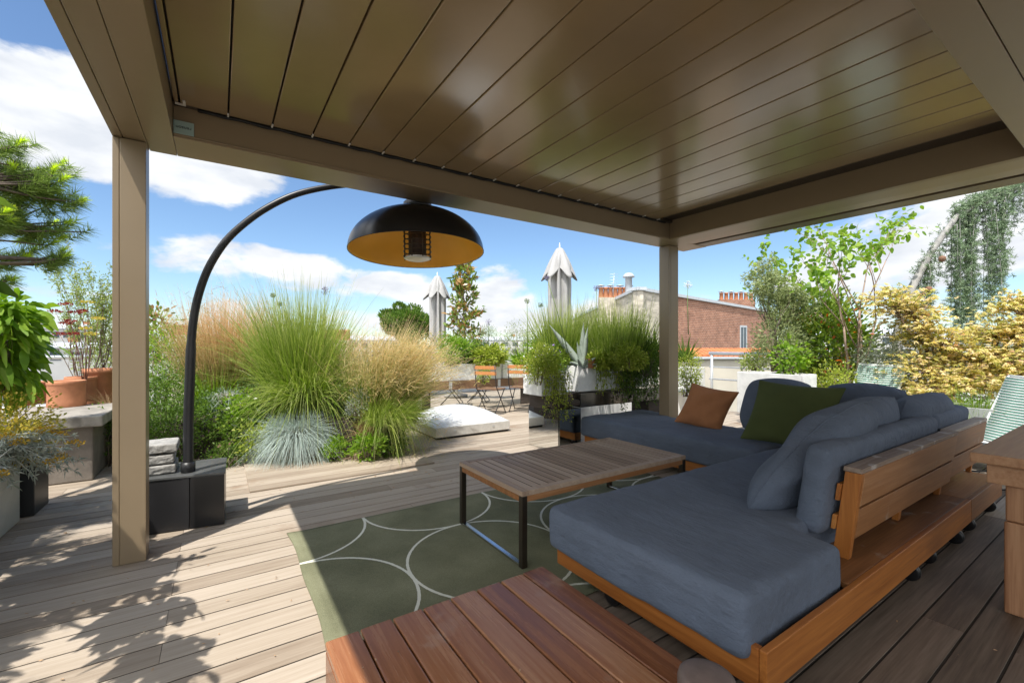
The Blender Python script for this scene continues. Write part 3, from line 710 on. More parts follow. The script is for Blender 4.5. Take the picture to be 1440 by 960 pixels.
    lab = ['bottom', 'middle', 'topmost']
    for k, (dx, w) in enumerate(((.0, .205), (-.006, .20), (.012, .20))):
        mb = MB(); mb.box((-.445 + dx, 3.80, 0), (-.445 + dx + w, 4.05, .066)); q = mb.build('stone_paver', M['paver'], bevel=.012, seg=3); q.location = (0, 0, .3725 + k * .0685 + (0.004 if k == 2 else 0))
        sub = q.modifiers.new('sub', 'SUBSURF'); sub.subdivision_type = 'SIMPLE'; sub.levels = 4; sub.render_levels = 4
        tx = bpy.data.textures.new('chip', 'CLOUDS'); tx.noise_scale = .04; d = q.modifiers.new('chip', 'DISPLACE'); d.texture = tx; d.strength = .012; d.mid_level = .75; d.texture_coords = 'GLOBAL'
        tag(q, 'rough grey stone paver, %s of the three stacked beside the lamp pole' % lab[k], 'paver', 'stone pavers stacked on the lamp base')
build_lamp()
# ================================================================== PLANTS: helpers
def P3(u, D, z): x, y = G(u, D); return np.array([x, y, z])
def tubes_mesh(paths, n=6):
    mb = MB()
    for pts, r in paths: mb.tube(pts, r, n)
    return mb
def grass(name, label, cat, u, D, z, n, L, W, spread, droop, mat, seed, group=None, lean=(0, 0, 0), root=.12, nseg=5, up=1.0, heads=None, tilt=None):
    f = FM(seed); r = f.r; b = P3(u, D, z)
    a = r.uniform(0, 2 * np.pi, n); th = np.abs(r.normal(0, 1, n)) * spread
    d = np.stack([np.cos(a) * np.sin(th), np.sin(a) * np.sin(th), np.cos(th) * up], 1) + np.asarray(lean)
    rr = root * np.sqrt(r.random(n)); P = np.stack([np.cos(a) * rr, np.sin(a) * rr, np.zeros(n)], 1)
    k = 11; gi = r.integers(0, k, n); gl = r.normal(0, .075, (k, 3)) * np.array([1, 1, 0]); gs = r.uniform(.82, 1.04, k); go = r.normal(0, root * .3, (k, 3)) * np.array([1, 1, 0])
    d = d + gl[gi]; P = P + go[gi]; bent = r.random(n) < .07      # several tussocks, a few bent blades
    Ls = L * r.uniform(.5, 1.0, n) * gs[gi]; droop = np.where(bent, droop * 2.6 + .25, droop)
    f.strips(P, d, Ls, W * r.uniform(.6, 1.2, n), nseg, droop * r.uniform(.5, 1.5, n), 'grass')
    if heads:
        k = heads['n']; idx = r.choice(n, k, replace=False)
        dd = unit(d[idx]); tip = P[idx] + dd * (Ls[idx] * 1.0)[:, None]; tip[:, 2] -= (droop[idx] * Ls[idx])
        for j in range(heads['m']):
            t = r.uniform(.55, 1.05, k)
            base = P[idx] + dd * (Ls[idx] * t)[:, None]; base[:, 2] -= droop[idx] * Ls[idx] * t * t
            dv = unit(dd + r.normal(0, .35, (k, 3)) - np.array([0, 0, .45]))
            f.strips(base, dv, heads['L'] * r.uniform(.5, 1.2, k), heads['W'], 2, .3, 'grass', tint=r.uniform(.8, 1, k))
    o = f.build(name, mat); o.location = b
    return tag(o, label, cat, group)
def shrub(name, label, cat, u, D, z0, z1, wr, n, L, W, mat, seed, group=None, shell=.35, mode='diamond', droop=.2, stems=6, stem_mat='bark', dr=None, flowers=None, clumps=26, lumpy=.55, updir=.5, cr=.26):
    """shrub: leafy clumps gathered on a few stems, gaps between the clumps"""
    b = P3(u, D, z0); h = z1 - z0; dr = dr or wr
    t = thing(name, label, cat, tuple(b), 0, group)
    f = FM(seed); r = f.r
    cl, cd = ell(r, clumps, (0, 0, h * .52), (wr * .80, dr * .80, h * .46), shell)
    per = r.multinomial(n, np.ones(clumps) / clumps)
    sz = r.uniform(.6, 1.25, clumps) * cr * (wr * dr * h) ** (1 / 3) * 1.9 * lumpy / .55
    for c, d, k, s in zip(cl, cd, per, sz):
        p, o = ell(r, k, c, (s, s, s * .85), .1)
        dirs = unit(o * .8 + d * .6 + np.array([0, 0, updir]) + r.normal(0, .35, (k, 3)))
        tone = np.clip(r.normal(.5 + r.normal(0, .14), .2, k), 0, 1)
        p[:, 2] = np.maximum(p[:, 2], .015)
        if mode == 'diamond': f.diamonds(p, dirs, L * r.uniform(.6, 1.2, k), W * r.uniform(.7, 1.2, k), tint=tone, droop=droop)
        else: f.strips(p, dirs, L * r.uniform(.6, 1.2, k), W * r.uniform(.7, 1.2, k), 3, droop, mode, tint=tone)
    f.build('foliage', mat, t)
    rr = random.Random(seed); paths = []
    for c in cl[:max(stems, 1) * 2]:
        bx = Vector((rr.uniform(-.3, .3) * wr, rr.uniform(-.3, .3) * dr, 0)); e = Vector(c); mid = bx.lerp(e, .5) + Vector((rr.uniform(-.05, .05), rr.uniform(-.05, .05), .04))
        paths.append(([bx, mid, e], [.007, .005, .002]))
    tubes_mesh(paths, 5).build('stems', M[stem_mat], t)
    if flowers:
        fm, k, s = flowers; p, d = ell(np.random.default_rng(seed + 1), k, (0, 0, h * .55), (wr * .95, dr * .95, h * .5), .85)
        mb = MB()
        for j in range(5):
            a = j * 1.2566; e = Vector((math.cos(a), math.sin(a), .25)) * s; w = Vector((-math.sin(a), math.cos(a), 0)) * s * .35
            mb.add([(0, 0, 0), e * .6 - w, e, e * .6 + w], [(0, 1, 2, 3)])
        fo = None
        for q, dd in zip(p, d):
            if q[2] < .02: continue
            if fo is None: fo = o = mb.build('flower', fm, t)
            else: o = fo.copy(); C.objects.link(o)
            o.location = tuple(q); o.rotation_euler = (rr.uniform(-.9, .9), rr.uniform(-.9, .9), rr.uniform(0, 3)); o.scale = [rr.uniform(.8, 1.25)] * 3
    return t
def skeleton(rng, base, dirv, length, radius, levels, split=(2, 3), ang=.55, shrink=.72, wig=.12, up=.15, segs=4):
    """branching limbs: returns tapered paths and the twig ends with their directions"""
    paths = []; tips = []
    def go(p, d, L, r, lv):
        pts = [p.copy()]; rad = [r]; q = p.copy(); dd = d.copy()
        for i in range(segs):
            dd = (dd + Vector((rng.gauss(0, wig), rng.gauss(0, wig), rng.gauss(0, wig) + up * .3))).normalized()
            q = q + dd * (L / segs); pts.append(q.copy()); rad.append(r * (1 - .35 * (i + 1) / segs))
            if lv <= 1 and i >= 1: tips.append((q.copy(), dd.copy()))
        paths.append((pts, rad))
        if lv <= 0: tips.append((q.copy(), dd.copy())); return
        for k in range(rng.randint(*split)):
            a = rng.uniform(0, 6.283); o = dd.orthogonal().normalized(); o.rotate(Matrix.Rotation(a, 3, dd))
            nd = (dd + o * rng.uniform(.5, 1.2) * ang + Vector((0, 0, up))).normalized()
            s = rng.uniform(.55, 1.0); st = pts[-1] if k == 0 else pts[rng.randint(max(1, segs - 2), segs)]
            go(st.copy(), nd, L * shrink * rng.uniform(.75, 1.15), rad[-1] * .72, lv - 1)
    go(Vector(base), Vector(dirv).normalized(), length, radius, levels)
    return paths, tips
def prune(paths, tips, keep):
    """drops limbs that leave the allowed space, with everything that grows from them"""
    kept = []; ends = set(); lost = set(); key = lambda p: tuple(round(c, 5) for c in p)
    for pts, rad in paths:
        s = key(pts[0])
        if s in lost and s not in ends or not all(keep(p) for p in pts): lost.update(key(p) for p in pts[1:]); continue
        kept.append((pts, rad)); ends.update(key(p) for p in pts)
    return kept, [q for q in tips if key(q[0]) in ends]
def leafy_tips(f, tips, per, L, W, spread, mode='diamond', droop=.25, hang=.0, tint=None):
    r = f.r; P = np.array([t[0] for t in tips]); D = np.array([t[1] for t in tips])
    P = np.repeat(P, per, 0); D = np.repeat(D, per, 0); N = len(P)
    back = r.uniform(-1.5, .8, N)[:, None]
    P2 = P + D * back * spread + r.normal(0, spread * .35, (N, 3))
    dirs = unit(D * .6 + r.normal(0, .7, (N, 3)) + np.array([0, 0, -hang]))
    tone = np.repeat(r.normal(.5, .16, len(tips)), per) + r.normal(0, .16, N)
    if mode == 'diamond': f.diamonds(P2, dirs, L * r.uniform(.6, 1.2, N), W * r.uniform(.7, 1.2, N), tint=tone, droop=droop)
    else: f.strips(P2, dirs, L * r.uniform(.6, 1.2, N), W * r.uniform(.7, 1.2, N), 3, droop, mode, tint=tone)
def seed_head(name, label, u0, v0, u1, v1, D, mat_stalk, seed, r=.05, mat=None, group=None, z0=None):
    """a tall stalk ending in a ball of little stalked florets"""
    b = P3(u0, D, ZV(v0, D)); e = P3(u1, D, ZV(v1, D)) - b
    t = thing(name, label, 'flower', tuple(b), 0, group)
    mb = MB(); e = Vector(e); mid = e * .55 + Vector((.02, .02, .03)); mb.tube([Vector((0, 0, 0)), mid, e], [.006, .005, .004], 6); mb.build('stalk', mat_stalk, t)
    rr = np.random.default_rng(seed); mb = MB()
    for d in unit(rr.normal(size=(46, 3))):
        d = Vector(d); q = e + d * r * rr.uniform(.75, 1.05)
        mb.tube([e + d * .004, q], [.0012, .0012], 3, cap=False); mb.lathe([(0, -.006), (.0055, 0), (0, .007)], 5, tuple(q))
    mb.build('flower_head', mat, t)
    return t

FG = {}
FG['fountain'] = foliage('fountain_grass_blades', [(.0, (.12, .20, .022)), (.5, (.23, .33, .045)), (1, (.40, .46, .11))], .4, .45, along=((.42, .45, .15), .55, 1.0))
FG['tawny'] = foliage('tawny_feather_grass', [(0, (.15, .19, .04)), (.6, (.24, .25, .07)), (1, (.62, .42, .23))], .35, .6, along=((.68, .45, .24), .45, .85))
FG['blond'] = foliage('blond_feather_grass', [(0, (.11, .19, .025)), (.6, (.21, .28, .05)), (.8, (.40, .38, .14)), (1, (.68, .50, .25))], .35, .6, along=((.82, .63, .36), .55, .9))
FG['fescue'] = foliage('blue_fescue_blades', [(0, (.26, .33, .30)), (1, (.48, .55, .50))], .2, .6, along=((.44, .52, .48), .3, .7, (.42, .27, .14), .15, .42))
FG['mid'] = foliage('mid_green_leaves', [(0, (.045, .09, .015)), (.5, (.105, .185, .03)), (1, (.21, .31, .06))], .35, .45)
FG['dark'] = foliage('dark_green_leaves', [(0, (.025, .055, .015)), (.5, (.06, .115, .025)), (1, (.13, .21, .05))], .25, .35, .45)
FG['bright'] = foliage('bright_green_leaves', [(0, (.10, .20, .015)), (.5, (.20, .34, .035)), (1, (.36, .48, .08))], .42, .45)
FG['lime'] = foliage('yellow_green_leaves', [(0, (.17, .24, .03)), (.5, (.32, .39, .06)), (1, (.52, .53, .13))], .4, .5)
FG['herb'] = foliage('pale_green_herb', [(0, (.14, .20, .04)), (.5, (.26, .33, .08)), (1, (.46, .48, .21))], .35, .55)
FG['silver'] = foliage('silver_leaves', [(0, (.24, .28, .23)), (.5, (.38, .42, .36)), (1, (.58, .60, .54))], .25, .7)
FG['grey_green'] = foliage('grey_green_leaves', [(0, (.15, .185, .115)), (.5, (.28, .32, .21)), (1, (.46, .49, .36))], .3, .55)
FG['olive'] = foliage('olive_leaves', [(0, (.15, .20, .08)), (.5, (.31, .36, .16)), (1, (.52, .55, .29))], .35, .5)
FG['cedar'] = foliage('blue_cedar_needles', [(0, (.07, .12, .06)), (.5, (.19, .27, .15)), (1, (.42, .50, .33))], .2, .6)
FG['maple'] = foliage('golden_maple_leaves', [(0, (.26, .28, .07)), (.3, (.50, .47, .14)), (.55, (.72, .61, .28)), (.8, (.82, .68, .46)), (1, (.66, .38, .24))], .45, .5)
FG['photinia'] = foliage('red_tipped_leaves', [(0, (.06, .12, .015)), (.5, (.19, .29, .04)), (.93, (.40, .47, .08)), (.97, (.55, .13, .05)), (1, (.62, .16, .06))], .35, .4, .45)
FG['magnolia'] = foliage('magnolia_leaves', [(0, (.08, .16, .025)), (.5, (.22, .31, .05)), (.65, (.38, .22, .08)), (1, (.44, .24, .10))], .25, .35, .5)
FG['cherry'] = foliage('fresh_tree_leaves', [(0, (.09, .19, .022)), (.5, (.21, .35, .045)), (1, (.40, .52, .10))], .45, .4)
FG['pine'] = foliage('pine_needles', [(0, (.09, .15, .035)), (.5, (.22, .31, .075)), (.85, (.38, .48, .12)), (1, (.60, .74, .08))], .4, .5)
FG['yellow_flower'] = foliage('golden_foliage', [(0, (.30, .32, .06)), (.5, (.56, .48, .10)), (1, (.75, .55, .15))], .35, .6)
FG['rust_dry'] = foliage('dry_grass', [(0, (.22, .14, .06)), (1, (.46, .32, .18))], .3, .7)
FG['iris'] = foliage('sword_leaves', [(0, (.11, .19, .02)), (1, (.24, .33, .05))], .35, .4)
FG['agave'] = simple('agave_skin', (.33, .39, .33), rough=.55, var=.15, scale=5)
FG['maroon'] = foliage('maroon_sprays', [(0, (.14, .02, .025)), (.6, (.28, .05, .05)), (1, (.38, .12, .06))], .3, .6)

# ================================================================== LEFT SIDE
def build_left():
    # pale zinc trough, its long side towards the deck
    t = thing('planter_trough', 'pale zinc planter trough at the left edge below silver leaves', 'planter', (-1.4, 3.6, 0)); off = (1.4, -3.6, 0)
    mb = MB(); mb.box((-1.60, 2.3, .004), (-1.172, 4.54, .45)); mb.box((-1.607, 2.293, .45), (-1.165, 4.547, .472)); q = mb.build('box', M['zinc'], t, bevel=.006); q.location = off
    mb = MB(); mb.box((-1.585, 2.32, .473), (-1.19, 4.52, .478)); q = mb.build('soil', M['soil'], t); q.location = off
    mb = MB(); x, y = -1.02, 4.95
    mb.box((-1.42, 4.62, .004), (-1.12, 4.95, .40)); mb.box((-1.43, 4.61, .401), (-1.11, 4.96, .42))
    tag(mb.build('planter_box', M['black_paint'], bevel=.006), 'square black planter beside the pale zinc trough', 'planter')
    # old concrete bench
    t = thing('concrete_bench', 'old concrete slab bench carrying the terracotta pots', 'bench', (-1.4, 6.0, 0)); off = (1.4, -6.0, 0)
    mb = MB(); mb.box((-3.2, 5.46, .505), (-.885, 6.6, .605)); q = mb.build('slab', M['concrete'], t, bevel=.012, seg=3); q.location = off
    for x0, x1 in ((-1.62, -.965), (-3.1, -2.6)):
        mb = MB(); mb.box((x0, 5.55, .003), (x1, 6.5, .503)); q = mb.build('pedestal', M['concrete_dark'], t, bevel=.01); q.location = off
    # terracotta pots upturned on the bench
    def pot(u, v, r, h, label, z=.607, D=None, y=None):
        d = np.array([.5534 + .8329 * (u - 720) / F_PX, .8329 - .5534 * (u - 720) / F_PX]); dz = (HORIZ - v) / F_PX
        D = (z - CAM_H) / dz; x, y = d * D; y += r; 
        mb = MB(); mb.lathe([(r * .99, 0), (r * 1.02, .015), (r * 1.0, .05), (r * .985, h * .82), (r * 1.0, h * .84), (r * 1.03, h * .86), (r * 1.03, h * .97), (r * 1.0, h), (r * .9, h), (r * .88, h * .9), (r * .88, .01)], 36)
        o = mb.build('terracotta_pot', M['terracotta']); o.location = (x, y, z); o.rotation_euler = (0, 0, u)
        tag(o, label, 'pot', 'terracotta pots on the concrete bench')
    pot(88, 573, .15, .27, 'wide terracotta pot standing at the front of the concrete bench')
    pot(110, 565, .14, .28, 'terracotta pot partly hidden behind the wide terracotta pot')
    pot(50, 568, .09, .24, 'slim terracotta pot left of the wide terracotta pot')
    pot(28, 571, .10, .22, 'terracotta pot half covered by the drooping green leaves')
    mb = MB(); mb.lathe([(.14, 0), (.14, .56), (.155, .57), (.155, .62), (.125, .62), (.125, 0)], 32); o = mb.build('terracotta_pot', M['terracotta']); o.location = (-1.19, 7.15, .35)
    tag(o, 'tall terracotta chimney pot right behind the left pergola post', 'pot', None)
    mb = MB(); mb.box((-1.5, 6.9, .0), (-.9, 7.4, .348)); tag(mb.build('stone_block', M['concrete'], bevel=.01), 'concrete block under the tall terracotta chimney pot', 'block')
    # metal railing behind
    rail = thing('railing', 'grey metal railing behind the terracotta pots', 'railing', (-3, 9.6, 0))
    mb = MB(); mb.tube([(-1, .0, 1.06), (2.2, .0, 1.06)], .032, 12); mb.tube([(-1, 0, .62), (2.2, 0, .62)], .015, 8); mb.tube([(-1, 0, .32), (2.2, 0, .32)], .015, 8); mb.build('rail', M['steel_rail'], rail)
    for x in (-.6, .55, 1.7): mb = MB(); mb.tube([(x, 0, .0), (x, 0, 1.04)], .022, 10); mb.build('post', M['steel_rail'], rail)

    # silver and yellow plants spilling over the trough
    f = FM(21); r = f.r
    t = thing('silver_ragwort', 'silver lacy ragwort with mustard flower heads spilling from zinc trough', 'plant', (-1.25, 4.35, .47))
    paths = []; heads = []
    for k in range(46):
        a = r.uniform(-1.5, 1.9); e = Vector((math.cos(a) * r.uniform(.12, .5), math.sin(a) * r.uniform(.1, .45) + .02, r.uniform(-.16, .20)))
        b = Vector((r.uniform(-.12, .05), r.uniform(-.3, .15), .01)); m = b.lerp(e, .5) + Vector((0, 0, .09)); paths.append(([b, m, e], [.006, .005, .003]))
        for s in np.linspace(.25, 1, 8):
            p = b.lerp(m, s * 2) if s < .5 else m.lerp(e, s * 2 - 1); n = 9
            dd = unit(np.array(e - b) * .8 + r.normal(0, .5, (n, 3)))
            f.strips(np.tile(np.array(p), (n, 1)), dd, .055 * r.uniform(.5, 1.2, n), .011, 2, .3, 'leaf')
        if r.random() < .4: heads.append(e + Vector((0, 0, .02)))
    f.build('foliage', FG['silver'], t); tubes_mesh(paths, 5).build('stems', simple('silver_stems', (.52, .53, .47), rough=.8), t)
    mus = foliage('mustard_flowers', [(0, (.42, .25, .03)), (1, (.62, .42, .06))], .2, .7)
    for i, h in enumerate(heads):
        g = FM(220 + i); n = 60; p, d = ell(g.r, n, h, (.05, .05, .02), .2); g.diamonds(p, unit(d + np.array([0, 0, .8])), .016, .013); g.build('flower_head', mus, t)
    shrub('golden_shrub', 'golden yellow leafy shrub above the silver ragwort in the trough', 'shrub', 6, 3.05, .44, .92, .25, 3000, .032, .016, FG['yellow_flower'], 23, shell=.2, mode='diamond', clumps=30)
    # broad-leaved tree in the trough: right flank in frame, the rest throws leaf shade on the deck
    t = thing('leafy_tree', 'broad leaved green tree in the zinc trough, mostly beyond the left edge', 'tree', (-1.45, 3.75, .47))
    rng = random.Random(31); paths = []; tips = []
    for tx, ty, tz in ((.0, -.5, 1.2), (.05, -.9, 1.5), (-.1, -1.3, 1.1), (-.2, -1.8, .9), (.1, -1.1, .8), (.45, -1.0, 1.25), (.5, -.95, 1.6), (.3, -1.6, 1.3), (.2, -2.1, 1.2)):
        pa, ti = skeleton(rng, (-.02, ty * .5, 0), (tx * .6, ty * .55, tz), tz * .75, .022, 3, (2, 3), .7, .58, .1, .1, 4); paths += pa; tips += ti
    inside = lambda p: (p[0] - 1.45) < -.28 * (p[1] + 3.75) - .12 and p[2] < 2.35
    paths, tips = prune(paths, tips, inside)
    tubes_mesh(paths, 6).build('trunk', M['bark'], t)
    f = FM(32); tp = [q for q in tips]
    leafy_tips(f, tp, 8, .13, .055, .08, 'oval', .45, .75); f.build('crown', FG['mid'], t)
    return t
build_left()
shrub('drooping_shrub', 'large leaved bright green plant with drooping leaves before the pine', 'shrub', 2, 3.1, .92, 1.66, .21, 700, .12, .05, FG['bright'], 33, mode='oval', droop=.55, updir=-.1, clumps=30, lumpy=.5)
def build_pine():
    t = thing('pine_tree', 'bushy pine branch with bright shoot tips reaching in from the left', 'tree', (-2.7, 3.3, 0))
    o = Vector((-2.7, 3.3, 0)); rng = random.Random(41); r = np.random.default_rng(41)
    paths = [([Vector((0, 0, 0)), Vector((.05, .1, 1.2)), Vector((.0, .15, 2.4)), Vector((.08, .2, 3.9))], [.11, .09, .07, .03])]
    shoots = []
    D = 3.5
    def limb(a, b, n, spread, L=.34):
        a, b = Vector(a), Vector(b); m = a.lerp(b, .5) + Vector((0, 0, .12)); paths.append(([a, m, b], [.035, .022, .012]))
        for k in range(n):
            q = Vector(r.normal(0, 1, 3)); q.normalize(); q = b + Vector((q.x * spread[0], q.y * spread[0], q.z * spread[1])) * r.uniform(.3, 1)
            s = b.lerp(a, r.uniform(0, .35)); d = (q - s).normalized(); d = (d + Vector((0, 0, .75))).normalized()
            paths.append(([s, s.lerp(q, .6) + Vector((0, 0, -.02)), q], [.009, .007, .004])); shoots.append((q, d))
    def at(u, v, D): return Vector(P3(u, D, ZV(v, D))) - o
    limb((.05, .1, 1.95), at(62, 262, 3.5), 40, (.26, .22)); limb((.05, .1, 1.7), at(50, 318, 3.6), 30, (.30, .20)); limb((.0, .15, 2.4), at(-8, 215, 3.3), 24, (.24, .22))
    limb((.05, .1, 1.5), at(-5, 300, 3.3), 22, (.26, .22)); limb((.05, .1, 1.4), at(84, 366, 3.6), 7, (.10, .06)); limb((.05, .1, 1.4), at(25, 362, 3.6), 8, (.13, .06)); limb((.05, .1, 1.45), at(-20, 390, 3.4), 8, (.16, .10))
    for c in ((.9, -1.2, 2.35), (.75, -.6, 2.0), (1.1, -.5, 2.5), (.6, -1.6, 1.9), (.5, -.2, 2.6), (1.0, -1.7, 2.2), (.3, -.9, 2.9), (.7, .3, 2.5), (.55, .65, 2.75), (.9, .0, 2.3), (.95, .35, 2.85)): limb((.04, .1, 1.8), c, 22, (.34, .24))
    tubes_mesh(paths, 6).build('trunk', M['bark'], t)
    f = FM(42)
    for q, d in shoots:
        d = np.array(d); q = np.array(q); n = 115; tt = f.r.uniform(-.14, .04, n); P = q + d * tt[:, None]
        side = unit(np.cross(d, f.r.normal(size=(n, 3)))); dirs = unit(d * f.r.uniform(.35, .9, n)[:, None] + side)
        young = 1.0 if f.r.random() < .38 else 0
        f.strips(P, dirs, .095 * f.r.uniform(.7, 1.2, n), .0052, 1, .1, 'grass', tint=np.clip(f.r.normal(.4, .2, n), 0, .85))
        if young:
            n = 60; P = q + d * f.r.uniform(.0, .06, n)[:, None]; f.strips(P, unit(d * 1.4 + .55 * f.r.normal(size=(n, 3))), .06, .006, 1, 0, 'grass', tint=np.full(n, 1.0))
    f.build('crown', FG['pine'], t)
build_pine()
# airy shrub with red and yellow flowers between the pots and the post
def build_sprays():
    D = 5.6; b = P3(128, D, .35)
    t = thing('wispy_shrub', 'tall wispy olive shrub left of the front pergola post', 'shrub', tuple(b)); rng = random.Random(51); paths = []; tips = []
    for k in range(9):
        d = Vector((rng.uniform(-.28, .22), rng.uniform(-.25, .25), 1)); pa, ti = skeleton(rng, (rng.uniform(-.08, .08), 0, 0), d, rng.uniform(.55, .9), .012, 3, (2, 3), .4, .66, .07, .3, 4); paths += pa; tips += ti
    tubes_mesh(paths, 5).build('stems', M['bark'], t); f = FM(52); leafy_tips(f, tips, 7, .045, .014, .05, 'diamond', .1, 0); f.build('foliage', FG['herb'], t)
    t = thing('yarrow', 'dark red and yellow flat flower sprays above the terracotta pots', 'flower', tuple(P3(118, 5.0, .6)))
    paths = []; hd = []
    for k, (u, v) in enumerate(((78, 438), (92, 428), (98, 452), (107, 440), (120, 462), (92, 455), (116, 438), (128, 470), (84, 470), (138, 448), (104, 470), (123, 425))):
        e = P3(u, 5.0, ZV(v, 5.0)) - P3(118, 5.0, .6); paths.append(([(rng.uniform(-.05, .05), 0, 0), tuple(e * .6 + np.array([.02, 0, .05])), tuple(e)], [.003, .0025, .002]))
        f = FM(530 + k); p, d = ell(f.r, 60, e, (.06, .06, .014), .2); f.diamonds(p, unit(d + np.array([0, 0, 1.])), .022, .016); f.build('flower_head', FG['yellow_flower' if k in (4, 7, 9, 11) else 'maroon'], t)
    tubes_mesh(paths, 5).build('stems', simple('maroon_stems', (.13, .05, .035), rough=.8), t)
build_sprays()
shrub('low_shrub', 'green shrub at the foot of the concrete bench by the post', 'shrub', 148, 4.55, .0, .62, .16, 900, .035, .018, FG['mid'], 55)
shrub('mixed_shrub', 'yellow green shrub behind the tall terracotta chimney pot', 'shrub', 150, 6.6, .4, 1.35, .34, 1900, .05, .018, FG['herb'], 56)
grass('dry_grass_tuft', 'dry wiry grass tuft leaning over the wide terracotta pot', 'grass', 150, 4.9, .58, 110, .36, .004, .7, .35, FG['rust_dry'], 57, lean=(-.45, 0, 0), root=.05)
# ================================================================== THE BIG PLANTING BED
def build_bed():
    t = thing('raised_bed', 'dark wooden raised bed hidden beneath the tall grasses', 'planter', (.4, 6.0, 0)); off = (-.4, -6.0, 0)
    out = [(-1.05, 6.25), (.25, 5.80), (1.25, 5.12), (1.72, 5.35), (1.95, 6.2), (1.6, 6.9), (-1.05, 7.2)]
    mb = MB(); mb.prism(out, .003, .40); q = mb.build('box', M['dark_wood'], t, bevel=.006); q.location = off
    cx, cy = sum(p[0] for p in out) / 7, sum(p[1] for p in out) / 7
    mb = MB(); mb.prism([(cx + (x - cx) * .96, cy + (y - cy) * .96) for x, y in out], .402, .43); q = mb.build('soil', M['soil'], t); q.location = off
    mb = MB(); mb.prism([(.16, 5.62), (1.25, 4.90), (1.86, 5.12), (1.72, 5.33), (1.25, 5.10), (.25, 5.78)], .0165, .03); s = mb.build('ground_litter', simple('leaf_litter', (.30, .20, .14), rough=1, var=.5, scale=40, bumps=1)); tag(s, None, None, None, 'structure')
build_bed()
grass('fountain_grass', 'tall green fountain grass arching in the middle of the bed', 'grass', 425, 5.35, .42, 4600, 2.35, .0095, .21, .36, FG['fountain'], 61, root=.20, nseg=6)
grass('fountain_grass', 'low arching outer skirt of green blades above the big blue fescue', 'grass', 430, 5.2, .62, 2200, 1.1, .009, .70, .62, FG['fountain'], 62, root=.2, nseg=7)
grass('feather_grass', 'orange tipped feather grass between lamp pole and fountain grass', 'grass', 322, 5.9, .42, 4200, 1.95, .0065, .22, .12, FG['tawny'], 63, root=.26, heads=dict(n=1200, m=2, L=.12, W=.005))
grass('feather_grass', 'blond feather grass plume leaning toward the white skylight', 'grass', 536, 5.35, .30, 6500, 1.85, .0058, .24, .36, FG['blond'], 64, root=.17, lean=(.20, -.09, 0), nseg=6, heads=dict(n=2600, m=3, L=.14, W=.006))
grass('feather_grass', 'green arching grass hanging below the leaning blond plume', 'grass', 548, 5.0, .36, 2400, .85, .0065, .45, .75, FG['fountain'], 65, root=.16, lean=(.25, -.2, 0), nseg=6, heads=None)
grass('feather_grass', 'blond feather grass standing behind the fountain grass', 'grass', 478, 6.3, .42, 1500, 1.5, .006, .26, .2, FG['tawny'], 66, root=.2, heads=dict(n=400, m=2, L=.1, W=.005))
def big_fescue():
    b = P3(418, 4.9, 0.02); t = thing('blue_fescue', 'big silver blue fescue mound with straw base at the bed front', 'grass', tuple(b))
    f = FM(67); r = f.r; n = 7500; a = r.uniform(0, 6.283, n); th = np.abs(r.normal(0, .92, n)); d = np.stack([np.cos(a) * np.sin(th), np.sin(a) * np.sin(th), np.cos(th)], 1)
    q = r.random(n) ** .5 * .19; P = np.stack([np.cos(a) * q, np.sin(a) * q, .20 + .05 * r.random(n)], 1)
    f.strips(P, d, .52 * r.uniform(.55, 1, n), .0065, 5, .72 * r.uniform(.5, 1.5, n), 'grass'); f.build('blades', FG['fescue'], t)
    f = FM(68); n = 1500; r = f.r; a = r.uniform(0, 6.283, n); th = np.abs(r.normal(0, .65, n)); d = np.stack([np.cos(a) * np.sin(th), np.sin(a) * np.sin(th), np.cos(th)], 1); q = .10 + .10 * r.random(n)
    f.strips(np.stack([np.cos(a) * q, np.sin(a) * q, np.zeros(n)], 1), d, .34 * r.uniform(.5, 1, n), .005, 3, .3, 'grass'); f.build('thatch', FG['rust_dry'], t)
big_fescue()
grass('blue_fescue', 'small silver fescue tuft hanging beside the white flowers', 'grass', 318, 5.15, .62, 700, .36, .005, .7, .9, FG['fescue'], 68, root=.07, nseg=5)
grass('dry_grass_tuft', 'rusty dry grass tuft under the blond feather grass', 'grass', 520, 4.95, .25, 700, .36, .005, .6, .4, FG['rust_dry'], 69, root=.1)
grass('strappy_plant', 'green strappy leaf clump right of the lamp pole', 'plant', 300, 5.5, .42, 420, .85, .014, .34, .30, FG['bright'], 70, root=.14)
